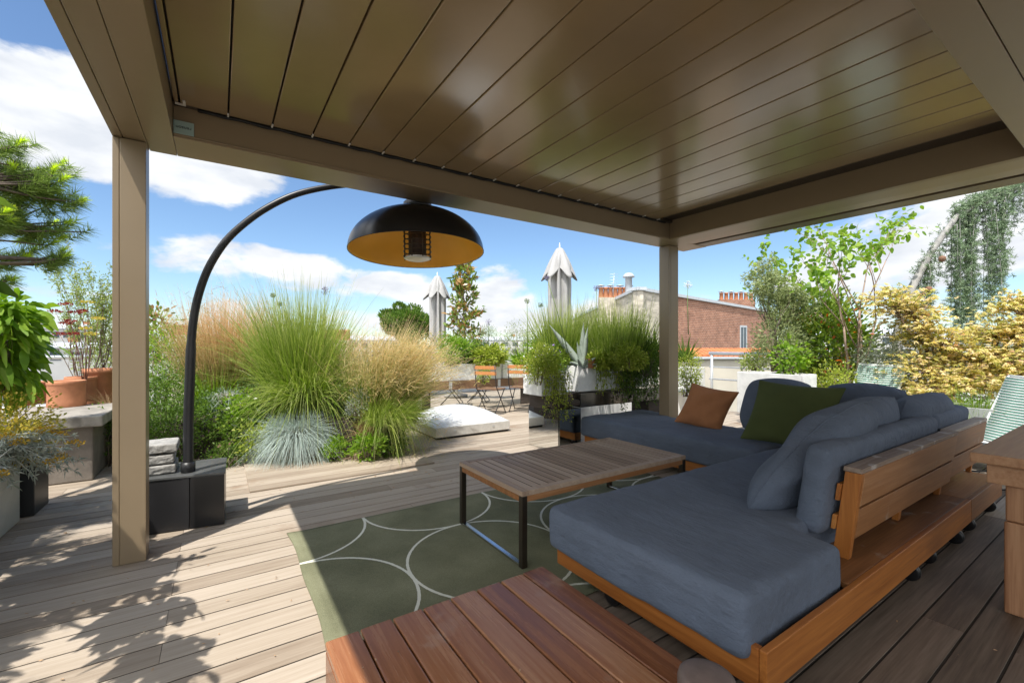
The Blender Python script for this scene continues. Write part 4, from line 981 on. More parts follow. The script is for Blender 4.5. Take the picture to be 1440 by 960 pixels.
B = [  # name, label, category, u, D, z0, z1, half width, leaves, L, W, material, seed, mode, flowers
 ('airy_shrub', 'pale flowering shrub just right of the front pergola post', 'shrub', 238, 5.75, .42, 1.66, .44, 5600, .034, .013, 'bright', 71, 'diamond', ('petal_pink', 10, .014)),
 ('leafy_shrub', 'dense green shrub behind the grey stone pavers', 'shrub', 235, 5.05, .08, .98, .36, 3600, .042, .018, 'mid', 72, 'diamond', ('petal_pink', 4, .018)),
 ('leafy_shrub', 'dark green shrub at the foot of the lamp pole', 'shrub', 295, 5.0, .03, .70, .34, 3000, .046, .02, 'mid', 73, 'leaf', None),
 ('leafy_shrub', 'dark filler shrub under the fountain grass skirt', 'shrub', 372, 5.35, .1, .95, .45, 3800, .045, .021, 'dark', 74, 'diamond', None),
 ('white_phlox', 'leafy plant with white flower clusters in the bed', 'flower', 342, 4.95, .25, .72, .20, 1000, .05, .024, 'bright', 75, 'leaf', ('petal_white', 34, .02)),
 ('variegated_shrub', 'yellow leaved small shrub beside the big blue fescue', 'shrub', 358, 4.72, .03, .42, .19, 800, .05, .02, 'lime', 76, 'leaf', None),
 ('creeping_plant', 'low green creeper beside the black lamp base', 'plant', 320, 4.55, .015, .22, .19, 900, .034, .016, 'mid', 77, 'diamond', ('petal_pink', 5, .016)),
 ('leafy_plant', 'round light green plant at the bed front right of fescue', 'plant', 472, 4.75, .015, .22, .16, 1000, .032, .022, 'bright', 78, 'diamond', None),
 ('leafy_plant', 'lobed bright green plant at the bed corner', 'plant', 520, 4.75, .015, .30, .17, 700, .05, .026, 'bright', 79, 'leaf', None),
 ('leafy_plant', 'dark green leafy plant at the right tip of the bed', 'plant', 552, 4.95, .015, .42, .17, 1200, .042, .02, 'mid', 80, 'leaf', None),
 ('artemisia', 'silver grey bushy artemisia between the two big grasses', 'plant', 503, 5.0, .40, .78, .15, 1100, .03, .009, 'silver', 81, 'diamond', None),
 ('leafy_shrub', 'dark shrub in the gap left of the blond feather grass', 'shrub', 482, 5.15, .1, .80, .22, 1900, .036, .016, 'dark', 82, 'diamond', None),
 ('leafy_shrub', 'green shrub low behind the blond feather grass', 'shrub', 545, 5.6, .1, .95, .34, 2500, .04, .018, 'mid', 83, 'diamond', None),
 ('leafy_shrub', 'mid green shrub filling the back of the bed', 'shrub', 390, 6.6, .42, 1.35, .60, 3600, .045, .02, 'mid', 84, 'diamond', None),
 ('leafy_shrub', 'yellow green shrub at the back left of the bed', 'shrub', 275, 6.5, .42, 1.5, .42, 2800, .04, .016, 'herb', 85, 'diamond', None),
 ('leafy_shrub', 'green shrub close behind the stacked pavers', 'shrub', 240, 4.62, .0, .72, .26, 2400, .042, .018, 'mid', 87, 'diamond', None),
 ('leafy_shrub', 'low green shrub between lamp base and the blue fescue', 'shrub', 345, 4.9, .0, .5, .28, 1900, .04, .018, 'mid', 88, 'leaf', None),
 ('magnolia_shrub', 'bronze leaved magnolia top beside the front post', 'shrub', 222, 6.3, 1.0, 1.85, .17, 300, .09, .035, 'magnolia', 86, 'oval', None),
]
for nm, lb, ct, u, D, z0, z1, w, n, L, W, mt, sd, md, fl in B:
    shrub(nm, lb, ct, u, D, z0, z1, w, n, L, W, FG[mt], sd, mode=md, flowers=(M[fl[0]], fl[1], fl[2]) if fl else None)
green_stalk = simple('green_stalk', (.16, .24, .07), rough=.6)
sh_mat = simple('faded_violet_florets', (.25, .23, .34), rough=.8, var=.3); sh_green = simple('green_florets', (.25, .32, .16), rough=.8, var=.3)
seed_head('agapanthus', 'violet seed head high above the fountain grass', 447, 560, 457, 409, 5.6, green_stalk, 91, .055, sh_mat)
seed_head('agapanthus', 'small green bud head left of the violet seed head', 390, 560, 384, 415, 5.4, green_stalk, 92, .03, sh_green)
seed_head('agapanthus', 'green seed head just below the small bud head', 398, 560, 393, 427, 5.4, green_stalk, 93, .032, sh_green)

# ================================================================== SKYLIGHT
def build_skylight():
    t = thing('skylight', 'white domed acrylic skylight on a low curb in the deck', 'skylight', (2.95, 5.95, 0))
    mb = MB(); h = .58; mb.box((-h, -h, .03), (h, h, .155)); mb.build('curb', M['white_metal'], t, bevel=.006)
    mb = MB(); mb.box((-h + .02, -h + .02, .001), (h - .02, h - .02, .029)); mb.build('base_gap', M['black_gap'], t)
    n = 28; vs = []; fs = []
    for j in range(n + 1):
        for i in range(n + 1):
            s, q = 2 * i / n - 1, 2 * j / n - 1
            z = .158 + .20 * ((1 - s ** 2) * (1 - q ** 2)) ** .62
            vs.append((s * h * .985, q * h * .985, z))
    for j in range(n):
        for i in range(n): a = j * (n + 1) + i; fs.append((a, a + 1, a + n + 2, a + n + 1))
    mb = MB(); mb.add(vs, fs, .5, True); mb.build('dome', M['acrylic'], t)
    for x in (-.3, .3):
        mb = MB(); mb.box((x - .015, -h - .006, .09), (x + .015, -h - .001, .115)); mb.build('screw_plate', M['steel_rail'], t)
build_skylight()

# ================================================================== FAR BENCH WITH WHITE TROUGHS AND MIRRORED SIDES
def trough(x0, x1, y0, y1, z0, z1, label, group=None, mat='white_box', feet=True):
    t = thing('planter_trough', label, 'planter', ((x0 + x1) / 2, (y0 + y1) / 2, z0), 0, group); off = (-(x0 + x1) / 2, -(y0 + y1) / 2, -z0)
    w = .022; mb = MB()
    mb.box((x0, y0, z0), (x1, y0 + w, z1)); mb.box((x0, y1 - w, z0), (x1, y1, z1)); mb.box((x0, y0 + w, z0), (x0 + w, y1 - w, z1)); mb.box((x1 - w, y0 + w, z0), (x1, y1 - w, z1)); mb.box((x0 + w, y0 + w, z0 + .005), (x1 - w, y1 - w, z0 + .03))
    q = mb.build('box', M[mat], t, bevel=.004); q.location = off
    mb = MB(); mb.box((x0 + w + .002, y0 + w + .002, z1 - .06), (x1 - w - .002, y1 - w - .002, z1 - .03)); q = mb.build('soil', M['soil'], t); q.location = off
    return t
def build_far_bench():
    t = thing('mirror_bench', 'brown plank bench with mirrored front behind the bistro chairs', 'bench', (4.4, 7.9, 0)); off = (-4.4, -7.9, 0)
    mb = MB(); mb.box((2.95, 7.60, .405), (6.2, 8.15, .565)); q = mb.build('plank', M['brown_plank'], t, bevel=.005); q.location = off
    mb = MB(); mb.box((3.28, 7.66, .004), (5.3, 7.67, .403)); q = mb.build('mirror_panel', M['mirror'], t); q.location = off
    mb = MB(); mb.box((3.28, 7.672, .004), (6.0, 8.1, .403)); q = mb.build('plinth', M['dark_wood'], t); q.location = off
    mb = MB()
    for x in (3.62, 4.7, 5.4): mb.box((x, 7.585, .42), (x + .06, 7.598, .56))
    q = mb.build('bracket', M['steel_rail'], t); q.location = off
    trough(3.50, 4.83, 7.66, 8.1, .567, .885, 'white planter trough left of the first bistro chair', 'white planter troughs on the far bench')
    trough(4.87, 6.15, 7.66, 8.1, .567, .90, 'white planter trough right of the first bistro chair', 'white planter troughs on the far bench')
    trough(2.55, 3.46, 7.75, 8.15, .30, .72, 'low white planter trough behind the blond feather grass')
build_far_bench()
for nm, lb, u, D, z0, z1, w, n, L, W, mt, sd, md, dr in [
    ('leafy_shrub', 'bright green upright shrub in the left far trough', 637, 8.45, .85, 1.40, .42, 3000, .06, .02, 'bright', 101, 'leaf', .22),
    ('ground_cover_plant', 'yellow green leafy plant spilling from the far troughs', 692, 8.75, .86, 1.22, .50, 2600, .06, .034, 'lime', 102, 'oval', .22),
    ('herb_plant', 'grey green wispy herb behind the yellow green plant', 690, 9.3, .86, 1.62, .48, 2600, .045, .010, 'grey_green', 103, 'leaf', .25),
    ('herb_plant', 'dark wispy rosemary in front of the skyline', 728, 9.4, .86, 1.68, .45, 2600, .05, .009, 'olive', 104, 'leaf', .25),
    ('leafy_shrub', 'green shrub left of the closed small parasol', 585, 9.3, .3, 1.50, .50, 2600, .06, .025, 'mid', 105, 'diamond', .3),
    ('leafy_shrub', 'bright green mound rising behind the second bistro chair', 760, 8.6, .85, 1.35, .36, 2400, .05, .022, 'bright', 151, 'leaf', .3),
    ('leafy_shrub', 'mid green shrub behind the yellow green plant of the far troughs', 668, 8.9, .85, 1.32, .45, 2600, .05, .022, 'mid', 152, 'diamond', .3),
    ('leafy_shrub', 'loose green shrub under the slender magnolia', 655, 9.3, .3, 1.55, .40, 2200, .055, .022, 'herb', 153, 'diamond', .3),
    ('trailing_plant', 'pale vine trailing in front of the far white trough', 680, 8.35, .50, .86, .16, 420, .035, .026, 'lime', 106, 'diamond', .06),
    ('herb_plant', 'pinkish green shrub between far troughs and tall grass', 752, 8.8, .7, 1.55, .40, 2000, .05, .013, 'herb', 107, 'leaf', .3)]:
    shrub(nm, lb, 'plant', u, D, z0, z1, w, n, L, W, FG[mt], sd, mode=md, dr=dr)
grass('strappy_plant', 'bright strappy leaf clump at the end of the far troughs', 'plant', 735, 8.7, .86, 240, .55, .03, .6, .35, FG['bright'], 108, root=.12, nseg=5)
seed_head('agapanthus', 'small violet seed head above the far planters', 687, 490, 687, 453, 8.9, green_stalk, 109, .07, sh_mat)
def build_magnolia():
    D = 9.6; b = P3(652, D, .3); t = thing('magnolia_tree', 'slender magnolia with bronze leaf backs beside the small parasol', 'tree', tuple(b)); rng = random.Random(111); paths = []; tips = []
    paths.append(([(0, 0, 0), (.02, 0, 1.2), (.0, .02, 2.0), (.02, 0, 2.72)], [.035, .028, .018, .006]))
    for k in range(34):
        z = .55 + 2.1 * (k / 33) ** .9; a = k * 2.4; L = .52 - .28 * (k / 33); pa, ti = skeleton(rng, (.01, 0, z), (math.cos(a), math.sin(a), .55), L * .6, .009, 1, (2, 3), .6, .8, .12, .25, 3); paths += pa; tips += ti
    tubes_mesh(paths, 5).build('trunk', M['bark'], t); f = FM(112); leafy_tips(f, tips, 4, .13, .05, .06, 'oval', .1, -.25); f.build('crown', FG['magnolia'], t)
build_magnolia()

# ================================================================== PARASOLS (closed)
def parasol(label, u, D, vtop, seed, group='closed grey parasols', face=0, cut=.62):
    ztop = ZV(vtop, D); b = P3(u, D, 0); t = thing('parasol', label, 'parasol', tuple(b), face, group)
    mb = MB(); mb.tube([(0, 0, .0), (0, 0, ztop - .02)], .024, 12); mb.build('pole', M['steel_rail'], t)
    mb = MB(); mb.lathe([(0, 0), (.28, 0), (.28, .06), (.05, .08), (.05, .3), (0, .3)], 24); mb.build('base', M['concrete'], t)
    # furled canopy: deep folds running down, gathered at the strap, flaring at the hem
    def skin(name, prof, folds, amp, ph, par, n=96):
        mb = MB(); vs = []; fs = []; rr = random.Random(seed)
        jit = [rr.uniform(.7, 1.3) for _ in range(folds)]
        for i, (r, z) in enumerate(prof):
            for k in range(n):
                a = 2 * math.pi * k / n; fo = math.cos(folds * a + ph + .25 * math.sin(z * 3)); j = jit[int(folds * a / 6.2832) % folds]
                q = r * (1 + amp[i] * fo * j); dz = -(1.2 if name == 'vent_cap' else .35) * amp[i] * r * fo * max(0, i / len(prof) - .45) * 2
                vs.append((q * math.cos(a), q * math.sin(a), z + dz))
        for i in range(len(prof) - 1):
            for k in range(n): fs.append((i * n + k, i * n + (k + 1) % n, (i + 1) * n + (k + 1) % n, (i + 1) * n + k))
        mb.add(vs, fs, .5, True); o = mb.build(name, M['fab_grey'], par); s = o.modifiers.new('cloth', 'SOLIDIFY'); s.thickness = .004; return o
    H = 1.75; q = []; am = []
    for k in range(29):
        s = k / 28; z = ztop - .05 - s * H
        r = .045 + .115 * min(1, s / .12) ** .7 - .02 * math.sin(s * 3) + (.16 * max(0, (s - .86) / .14) ** 1.2) - .05 * math.exp(-((s - .84) / .05) ** 2)
        q.append((r, z)); am.append(.10 + .22 * min(1, s * 3))
    body = skin('canopy', q, 8, am, 0, t)
    # vent cap that fans out over the body
    q = [(.012, ztop)] + [(.05 + .185 * (k / 14) ** .92, ztop - .01 - .44 * (k / 14) ** 1.05) for k in range(15)]; am = [0] + [.12 + .20 * (k / 14) ** 1.0 for k in range(15)]
    skin('vent_cap', q, 5, am, .6 + seed, t)
    mb = MB(); mb.lathe([(0, ztop + .09), (.008, ztop + .09), (.012, ztop + .02), (.03, ztop - .01), (0, ztop - .01)], 12); mb.build('finial', M['steel_rail'], t)
parasol('large closed grey parasol behind the tall grass planter', 787, 7.4, 349, 1)
parasol('small closed grey parasol beside the slender magnolia', 615, 9.9, 388, 2, face=.5)

# ================================================================== BISTRO CHAIRS
def bistro_chair(label, x, y, rz, first=None):
    if first is not None:
        o = copy_tree(first); o['label'] = label; o.location = (x, y, 0); o.rotation_euler = (0, 0, rz); return o
    t = thing('bistro_chair', label, 'chair', (x, y, 0), rz, 'folding bistro chairs')
    W, dS = .40, .38      # faces local +y; back at -y
    for s in (-1, 1):
        mb = MB(); mb.tube([(s * W / 2, .19, .015), (s * W / 2, -.20, .52), (s * W / 2, -.26, .90)], .009, 8); mb.build('leg', M['black_paint'], t)
        mb = MB(); mb.tube([(s * (W / 2 - .02), -.24, .015), (s * (W / 2 - .02), .17, .445)], .009, 8); mb.build('leg', M['black_paint'], t)
    mb = MB()
    for y0, z0 in ((.185, .03), (-.235, .03), (-.15, .46)): mb.tube([(-W / 2, y0, z0), (W / 2, y0, z0)], .007, 6)
    mb.build('cross_bar', M['black_paint'], t)
    mb = MB()
    for k in range(6): mb.box((-W / 2 - .005, -.17 + k * .062, .452), (W / 2 + .005, -.17 + k * .062 + .045, .468))
    mb.build('seat', M['brown_plank'], t, bevel=.003)
    for z in (.72, .82):
        mb = MB(); yy = -.20 - .06 * (z - .52) / .38
        mb.box((-W / 2 - .015, yy - .008, z), (W / 2 + .015, yy + .008, z + .062)); mb.build('back_slat', M['orange_slat'], t, bevel=.003)
    return t
M['orange_slat'] = simple('orange_wood_slat', (.46, .19, .06), rough=.5, var=.15, scale=8, sc=(1, 8, 8))
c0 = bistro_chair('folding bistro chair left of the other bistro chair, orange slat back', 4.12, 6.88, R(-58))
bistro_chair('folding bistro chair half hidden by the trailing pink flowered planter', 4.78, 6.85, R(-50), c0)
# ================================================================== RIGHT PLANTER BENCH (behind the coffee table)
def build_right_bench():
    t = thing('mirror_bench', 'dark bench with mirrored ends under the white flower troughs', 'bench', (4.1, 4.2, 0)); off = (-4.1, -4.2, 0)
    def pt(n, a, b, mat, bev=.004):
        mb = MB(); mb.box(a, b); q = mb.build(n, mat, t, bevel=bev); q.location = off
    pt('plank', (3.59, 3.93, .505), (5.35, 4.36, .672), M['steel_mirror'])
    pt('plank_end', (3.17, 3.915, .525), (3.585, 4.05, .605), M['dark_wood'], .03)
    pt('mirror_panel', (3.265, 3.95, .004), (3.272, 4.53, .503), M['mirror'], 0)
    pt('mirror_panel', (3.274, 3.935, .004), (3.60, 3.942, .50), M['mirror_dim'], 0)
    pt('plinth', (3.274, 3.95, .004), (3.59, 4.53, .50), M['dark_wood']); pt('plinth', (4.9, 4.0, .004), (5.2, 4.3, .503), M['dark_wood'])
    pt('shelf', (3.18, 4.055, .506), (3.585, 4.4, .66), M['dark_wood'])
    trough(3.03, 3.385, 3.96, 4.32, .673, .90, 'low white trough under the trailing pink flowers', 'white troughs on the dark bench')
    trough(3.57, 4.86, 3.96, 4.33, .69, 1.0, 'long white trough with agave and ivy beside the right post', 'white troughs on the dark bench')
    mb = MB(); mb.box((3.9, 4.75, .003), (7.2, 4.87, .45)); tag(mb.build('low_wall', M['white_box'], bevel=.006), 'low pale wall glimpsed under the dark bench', 'wall')
M['steel_mirror'] = simple('dark_mirror_steel', (.16, .15, .135), rough=.12, metal=.9, var=.1)
M['mirror_dim'] = simple('dimmed_mirror', (.58, .60, .58), rough=.05, metal=1, var=.1)  # dimmer tint puts the panel's shaded reflection into the mirror colour
build_right_bench()
shrub('trailing_plant', 'trailing pink flowered plant in the low white trough', 'plant', 762, 5.02, .80, 1.24, .25, 3600, .032, .015, FG['lime'], 121, flowers=(M['petal_white'], 60, .013), dr=.24, clumps=30)
def hanging(name, label, x0, x1, y, ztop, n, Lr, mat, seed, leaf=.03, depth=.06):
    """stems hanging over the rim of a trough, leaves along them"""
    t = thing(name, label, 'plant', ((x0 + x1) / 2, y, ztop)); rng = random.Random(seed); f = FM(seed); paths = []
    for k in range(n):
        x = rng.uniform(x0, x1) - (x0 + x1) / 2; L = rng.uniform(*Lr); a = Vector((x, .08, .0)); b = Vector((x + rng.uniform(-.04, .04), -rng.uniform(.01, depth), .02)); c = b + Vector((rng.uniform(-.06, .06), rng.uniform(-.03, .02), -L)); paths.append(([a, b, b.lerp(c, .5) + Vector((rng.uniform(-.02, .02), 0, 0)), c], [.003, .003, .0025, .0015]))
        m = int(L * 75) + 6; tt = f.r.random(m); P = np.array(b) * (1 - tt[:, None]) + np.array(c) * tt[:, None] + f.r.normal(0, .016, (m, 3)); P[:, 1] -= .006
        f.diamonds(P, unit(f.r.normal(size=(m, 3)) * .8 + np.array([0, -.6, -.3])), leaf * f.r.uniform(.6, 1.2, m), leaf * .6, tint=np.clip(f.r.normal(.5 + rng.uniform(-.15, .15), .2, m), 0, 1), droop=.2)
    tubes_mesh(paths, 4).build('stems', M['bark'], t); f.build('foliage', mat, t); return t
hanging('trailing_vine', 'thin vine strands hanging off the low white trough', 3.0, 3.38, 3.93, .91, 26, (.2, .55), FG['lime'], 122, .03)
hanging('ivy', 'dark small leaved ivy hanging over the long white trough', 4.2, 5.0, 3.93, 1.01, 84, (.15, .62), FG['mid'], 123, .032, .09)
hanging('trailing_vine', 'pale green vine hanging over the long white trough', 3.86, 4.45, 3.93, 1.01, 40, (.12, .42), FG['lime'], 124, .032)
shrub('ground_cover_plant', 'yellow green ground cover around the agave', 'plant', 843, 5.4, .97, 1.15, .20, 900, .045, .03, FG['lime'], 125, mode='oval', dr=.18)
grass('fountain_grass', 'tall green grass in the long white trough before the brick building', 'grass', 866, 5.8, .95, 2000, 1.22, .010, .22, .22, FG['fountain'], 126, root=.30, nseg=6)
grass('fountain_grass', 'tall green grass in front of the large closed parasol', 'grass', 790, 5.75, .95, 1500, 1.22, .010, .22, .25, FG['fountain'], 127, root=.22, nseg=6)
shrub('leafy_shrub', 'bushy green plant between the pink trailing plant and the agave', 'shrub', 778, 5.2, .92, 1.16, .13, 1000, .035, .016, FG['bright'], 154, dr=.14)
shrub('leafy_shrub', 'pale green bushy plant right of the agave above the ivy', 'shrub', 885, 5.35, .95, 1.30, .22, 2000, .04, .018, FG['lime'], 155, dr=.16)
shrub('fine_shrub', 'fine leaved shrub with dry pinkish tips above the ivy', 'shrub', 862, 5.6, .95, 1.36, .32, 3400, .04, .009, FG['herb'], 128, mode='leaf', dr=.22)
shrub('leafy_shrub', 'dense dark green shrub against the right post', 'shrub', 910, 5.65, .85, 1.30, .27, 3200, .035, .013, FG['mid'], 129, dr=.24)
shrub('leafy_shrub', 'green filler shrub behind the agave', 'shrub', 798, 5.6, .88, 1.22, .26, 2600, .04, .018, FG['mid'], 130, dr=.24)
grass('iris', 'upright sword leaved iris beside the right post', 'plant', 912, 6.0, 1.0, 120, .58, .038, .22, .06, FG['iris'], 131, root=.22, nseg=4)
def build_agave():
    b = P3(819, 5.32, .985); t = thing('agave', 'grey green agave with stiff pointed leaves in the long white trough', 'plant', tuple(b))
    right = Vector((.8329, -.5534, 0)); fwd = Vector((.5534, .8329, 0))
    for (a, zz, L, W) in ((-.75, .95, .66, .10), (.02, 1.3, .54, .10), (.16, 1.25, .50, .085), (-.28, 1.2, .32, .07), (.6, .5, .22, .06), (-.9, .3, .2, .06), (.9, .25, .18, .05), (-.3, .4, .17, .06), (.2, .4, .16, .06), (-.6, .25, .22, .06)):
        d = (right * a + Vector((0, 0, zz)) + fwd * (-.25 if zz < .6 else .05)).normalized(); s = d.cross(fwd).normalized(); nrm = s.cross(d).normalized()
        mb = MB(); vs = []; n = 9
        for i in range(n):
            q = i / (n - 1); w = W * .5 * (.75 + .9 * q - 1.65 * q * q) * (1 if i < n - 1 else .03) * (1 - q ** 6 * .6); p = d * (L * q) - nrm * (.05 * q * q)
            vs += [p - s * w, p + nrm * (w * .55), p + s * w, p - nrm * .012 * (1 - q)]
        fs = [(i * 4 + k, i * 4 + (k + 1) % 4, i * 4 + 4 + (k + 1) % 4, i * 4 + 4 + k) for i in range(n - 1) for k in range(4)]
        mb.add(vs, fs, .5, True); mb.build('leaf', FG['agave'], t)
build_agave()
mb = MB(); mb.lathe([(.0, 0), (.035, 0), (.045, .085), (.05, .09), (.05, .11), (.04, .11), (.035, .02), (0, .02)], 20); _o = mb.build('flower_pot', M['terracotta']); _o.location = tuple(P3(831, 5.3, .975)); tag(_o, 'tiny terracotta pot beside the agave', 'pot')
shrub('geranium', 'purple flowering geranium above the pink trailing plant', 'flower', 772, 5.2, 1.0, 1.25, .14, 260, .035, .02, FG['mid'], 132, flowers=(M['petal_purple'], 34, .024))
seed_head('agapanthus', 'bent green stalk with purple bud before the large parasol', 800, 500, 769, 391, 5.2, green_stalk, 133, .03, sh_mat)
seed_head('agapanthus', 'straight green seed head left of the large parasol', 742, 510, 741, 423, 5.8, green_stalk, 134, .036, sh_green)
seed_head('agapanthus', 'drooping green seed head close to the large parasol', 770, 480, 760, 429, 5.9, green_stalk, 135, .036, sh_green)
seed_head('agapanthus', 'tall violet seed head right of the large parasol', 838, 470, 839, 405, 6.1, green_stalk, 136, .045, sh_mat)
seed_head('agapanthus', 'white open flower head in front of the brick wall', 968, 470, 967, 401, 6.3, green_stalk, 137, .06, M['petal_white'])
grass('spiky_palm', 'spiky palm leaves right of the right post', 'plant', 962, 6.7, 1.0, 90, .52, .03, .75, .15, FG['mid'], 138, root=.05, nseg=3)
shrub('trailing_plant', 'pale green hanging shrub just right of the right post', 'plant', 966, 6.4, .50, 1.18, .17, 2400, .032, .014, FG['lime'], 139, dr=.2)

# ================================================================== RIGHT SIDE: railing, troughs, trees, chairs
def build_right_rail():
    t = thing('railing', 'white metal railing along the right side of the terrace', 'railing', (7.9, 3, 0))
    def pt(y, z): return (0, y - 3, z)
    mb = MB(); mb.tube([pt(-1.3, 1.09), pt(5.0, 1.09)], .033, 12)
    for z in (.83, .60, .35): mb.tube([pt(-1.3, z), pt(5.0, z)], .014, 8)
    mb.build('rail', M['steel_rail'], t)
    for y in (-1, .6, 2.2, 3.75, 4.95): mb = MB(); mb.tube([pt(y, .0), pt(y, 1.06)], .024, 10); mb.build('post', M['steel_rail'], t)
build_right_rail()
trough(6.12, 6.5, 2.6, 3.45, .30, .87, 'white trough holding the olive tree behind the sofa')
trough(6.5, 6.75, 4.35, 4.75, .5, .88, 'small white trough right of the right post')
trough(6.3, 6.75, -.6, 1.5, .1, .62, 'pale trough below the golden maple', None, 'zinc')
def tree(name, label, u, D, z0, seed, starts, trunk_r, levels, leaf, mat, barkm, ang=.55, shrink=.7, up=.15, wig=.1, per=5, spread=.06, mode='diamond', droop=.2, hang=0, segs=4, split=(2, 3), keep=None):
    t = thing(name, label, 'tree', tuple(P3(u, D, z0))); rng = random.Random(seed); paths = []; tips = []
    for (bx, by, dx, dy, L) in starts:
        pa, ti = skeleton(rng, (bx, by, 0), (dx, dy, 1), L, trunk_r, levels, split, ang, shrink, wig, up, segs); paths += pa; tips += ti
    if keep: paths, tips = prune(paths, tips, keep)
    tubes_mesh(paths, 6).build('trunk', barkm, t); f = FM(seed + 1)
    leafy_tips(f, tips, per, leaf[0], leaf[1], spread, mode, droop, hang); f.build('crown', mat, t); return t
tree('olive_tree', 'airy grey green olive tree in the white trough behind the sofa', 1092, 6.7, .85, 201, [(0, 0, .02, .0, .62), (.06, .05, .25, -.12, .55), (-.05, .03, -.28, .15, .5), (0, -.04, .1, .25, .5)], .026, 4, (.064, .017), FG['olive'], M['bark'], .62, .70, .20, .10, 8, .065)
shrub('olive_foliage', 'dense grey green lower growth below the olive tree', 'shrub', 1098, 6.8, .9, 1.85, .52, 6000, .06, .015, FG['olive'], 203, mode='leaf', dr=.36)
tree('multi_stem_tree', 'tall multi stemmed tree with pale trunks and loose fresh leaves', 1205, 6.3, .3, 211, [(-.05, .02, -.22, .12, 1.25), (0, 0, -.05, .04, 1.45), (.08, .0, .16, -.12, 1.35), (.14, -.05, .24, -.18, 1.25), (.05, .06, .05, .2, 1.3), (.02, -.03, .22, -.02, 1.4)], .020, 3, (.085, .058), FG['cherry'], M['bark_pale'], .85, .62, .12, .06, 2, .09, 'oval', .3, .15, 5, keep=lambda p: p[2] > 1.75 or (p[0] * .833 - p[1] * .553) < .45)
shrub('photinia', 'dark leafy photinia with red young tips behind the pale trunks', 'shrub', 1160, 6.9, .35, 2.02, .70, 7500, .08, .034, FG['photinia'], 214, mode='oval', droop=.15, dr=.5, clumps=60, cr=.2)
shrub('leafy_shrub', 'small bright green shrub at the end of the olive trough', 'shrub', 1112, 6.0, .8, 1.34, .24, 420, .065, .034, FG['bright'], 215, mode='oval', dr=.2)
shrub('eucalyptus', 'silver grey small leaved shrub behind the left striped chair', 'shrub', 1256, 5.9, .25, 1.42, .50, 7000, .036, .019, FG['grey_green'], 216, dr=.34, clumps=40)
shrub('succulent_patch', 'mixed low plants behind the railing end', 'plant', 1062, 6.8, .85, 1.12, .22, 700, .05, .022, FG['herb'], 217)
def build_cedar():
    D = 6.6; b = P3(1262, D, .3); t = thing('weeping_cedar', 'weeping blue cedar with curtains of hanging branches', 'tree', tuple(b)); o = Vector(b)
    def at(u, v, d=D): return Vector(P3(u, d, ZV(v, d))) - o
    rng = random.Random(221); paths = []; f = FM(222)
    main = [Vector((0, 0, 0)), at(1262, 470), at(1282, 405), at(1312, 350), at(1345, 305), at(1385, 280), at(1440, 262), at(1500, 262)]
    paths.append((main, [.075, .064, .054, .045, .038, .032, .027, .022]))
    tw = Vector((.5534, .8329, 0))
    def curtain(a, L, k=1.0, dense=1.0):
        pts = [a]; d = Vector((rng.uniform(-.12, .12), rng.uniform(-.12, .12), .10)); q = a
        n = 10
        for i in range(n):
            d = d * .6 + Vector((rng.uniform(-.05, .05), rng.uniform(-.05, .05), -.55)); q = q + d.normalized() * (L / n); pts.append(q)
        paths.append((pts, list(np.linspace(.005, .002, n + 1))))
        m = int(L * 52 * dense); tt = f.r.random(m) * (n - .01); i0 = tt.astype(int); A = np.array(pts); P = A[i0] * (1 - (tt - i0))[:, None] + A[i0 + 1] * (tt - i0)[:, None]
        P += f.r.normal(0, .040 * k, (m, 3)) * (1 + .45 * np.sin(tt * 3.1 + L * 9))[:, None]
        for p in P:      # rosettes of short needles
            nn = 13; dd = unit(f.r.normal(size=(nn, 3)) + np.array([0, 0, .25])); f.strips(np.tile(p, (nn, 1)), dd, .044 * f.r.uniform(.7, 1.2, nn), .0105, 1, 0, 'leaf', tint=np.clip(f.r.normal(.5 + rng.uniform(-.14, .14), .15, nn), 0, 1))
    for (u, v, sp, n, L) in ((1350, 300, 5, 6, (1.1, 1.9)), (1364, 292, 4, 8, (1.5, 2.15)), (1381, 287, 4, 9, (1.5, 2.2)), (1336, 318, 3, 3, (.4, .9)), (1410, 277, 5, 9, (.7, 1.7)), (1435, 267, 4, 5, (.25, .6)), (1300, 368, 6, 8, (.4, 1.0)), (1278, 412, 6, 5, (.3, .6)), (1312, 350, 4, 4, (.2, .45)), (1470, 265, 8, 6, (.5, 1.2))):
        for k in range(n):
            a = at(u + rng.uniform(-sp, sp), v + rng.uniform(-4, 5)) + tw * rng.uniform(-.12, .15); curtain(a, rng.uniform(*L))
            if k % 2 == 0: paths.append(([at(u, v), a], [.012, .008]))
    A = np.array([tuple(p) for p in main[4:]])
    for k in range(700):     # the limb itself is wrapped in foliage
        i = rng.randint(0, len(A) - 2); q = rng.random(); p = A[i] * (1 - q) + A[i + 1] * q + np.array([rng.gauss(0, .07), rng.gauss(0, .07), rng.gauss(.05, .05)])
        nn = 13; dd = unit(f.r.normal(size=(nn, 3)) + np.array([0, 0, .25])); f.strips(np.tile(p, (nn, 1)), dd, .044 * f.r.uniform(.7, 1.2, nn), .0105, 1, 0, 'leaf', tint=np.clip(f.r.normal(.55, .2, nn), 0, 1))
    tubes_mesh(paths, 7).build('trunk', M['bark_cedar'], t); f.build('crown', FG['cedar'], t)
    for u, v in ((1325, 364), (1306, 407)):
        mb = MB(); q = at(u, v, D - .25); mb.lathe([(0, -.05), (.03, -.035), (.045, 0), (.034, .035), (0, .05)], 12, tuple(q)); mb.build('cone', M['cone'], t)
build_cedar()
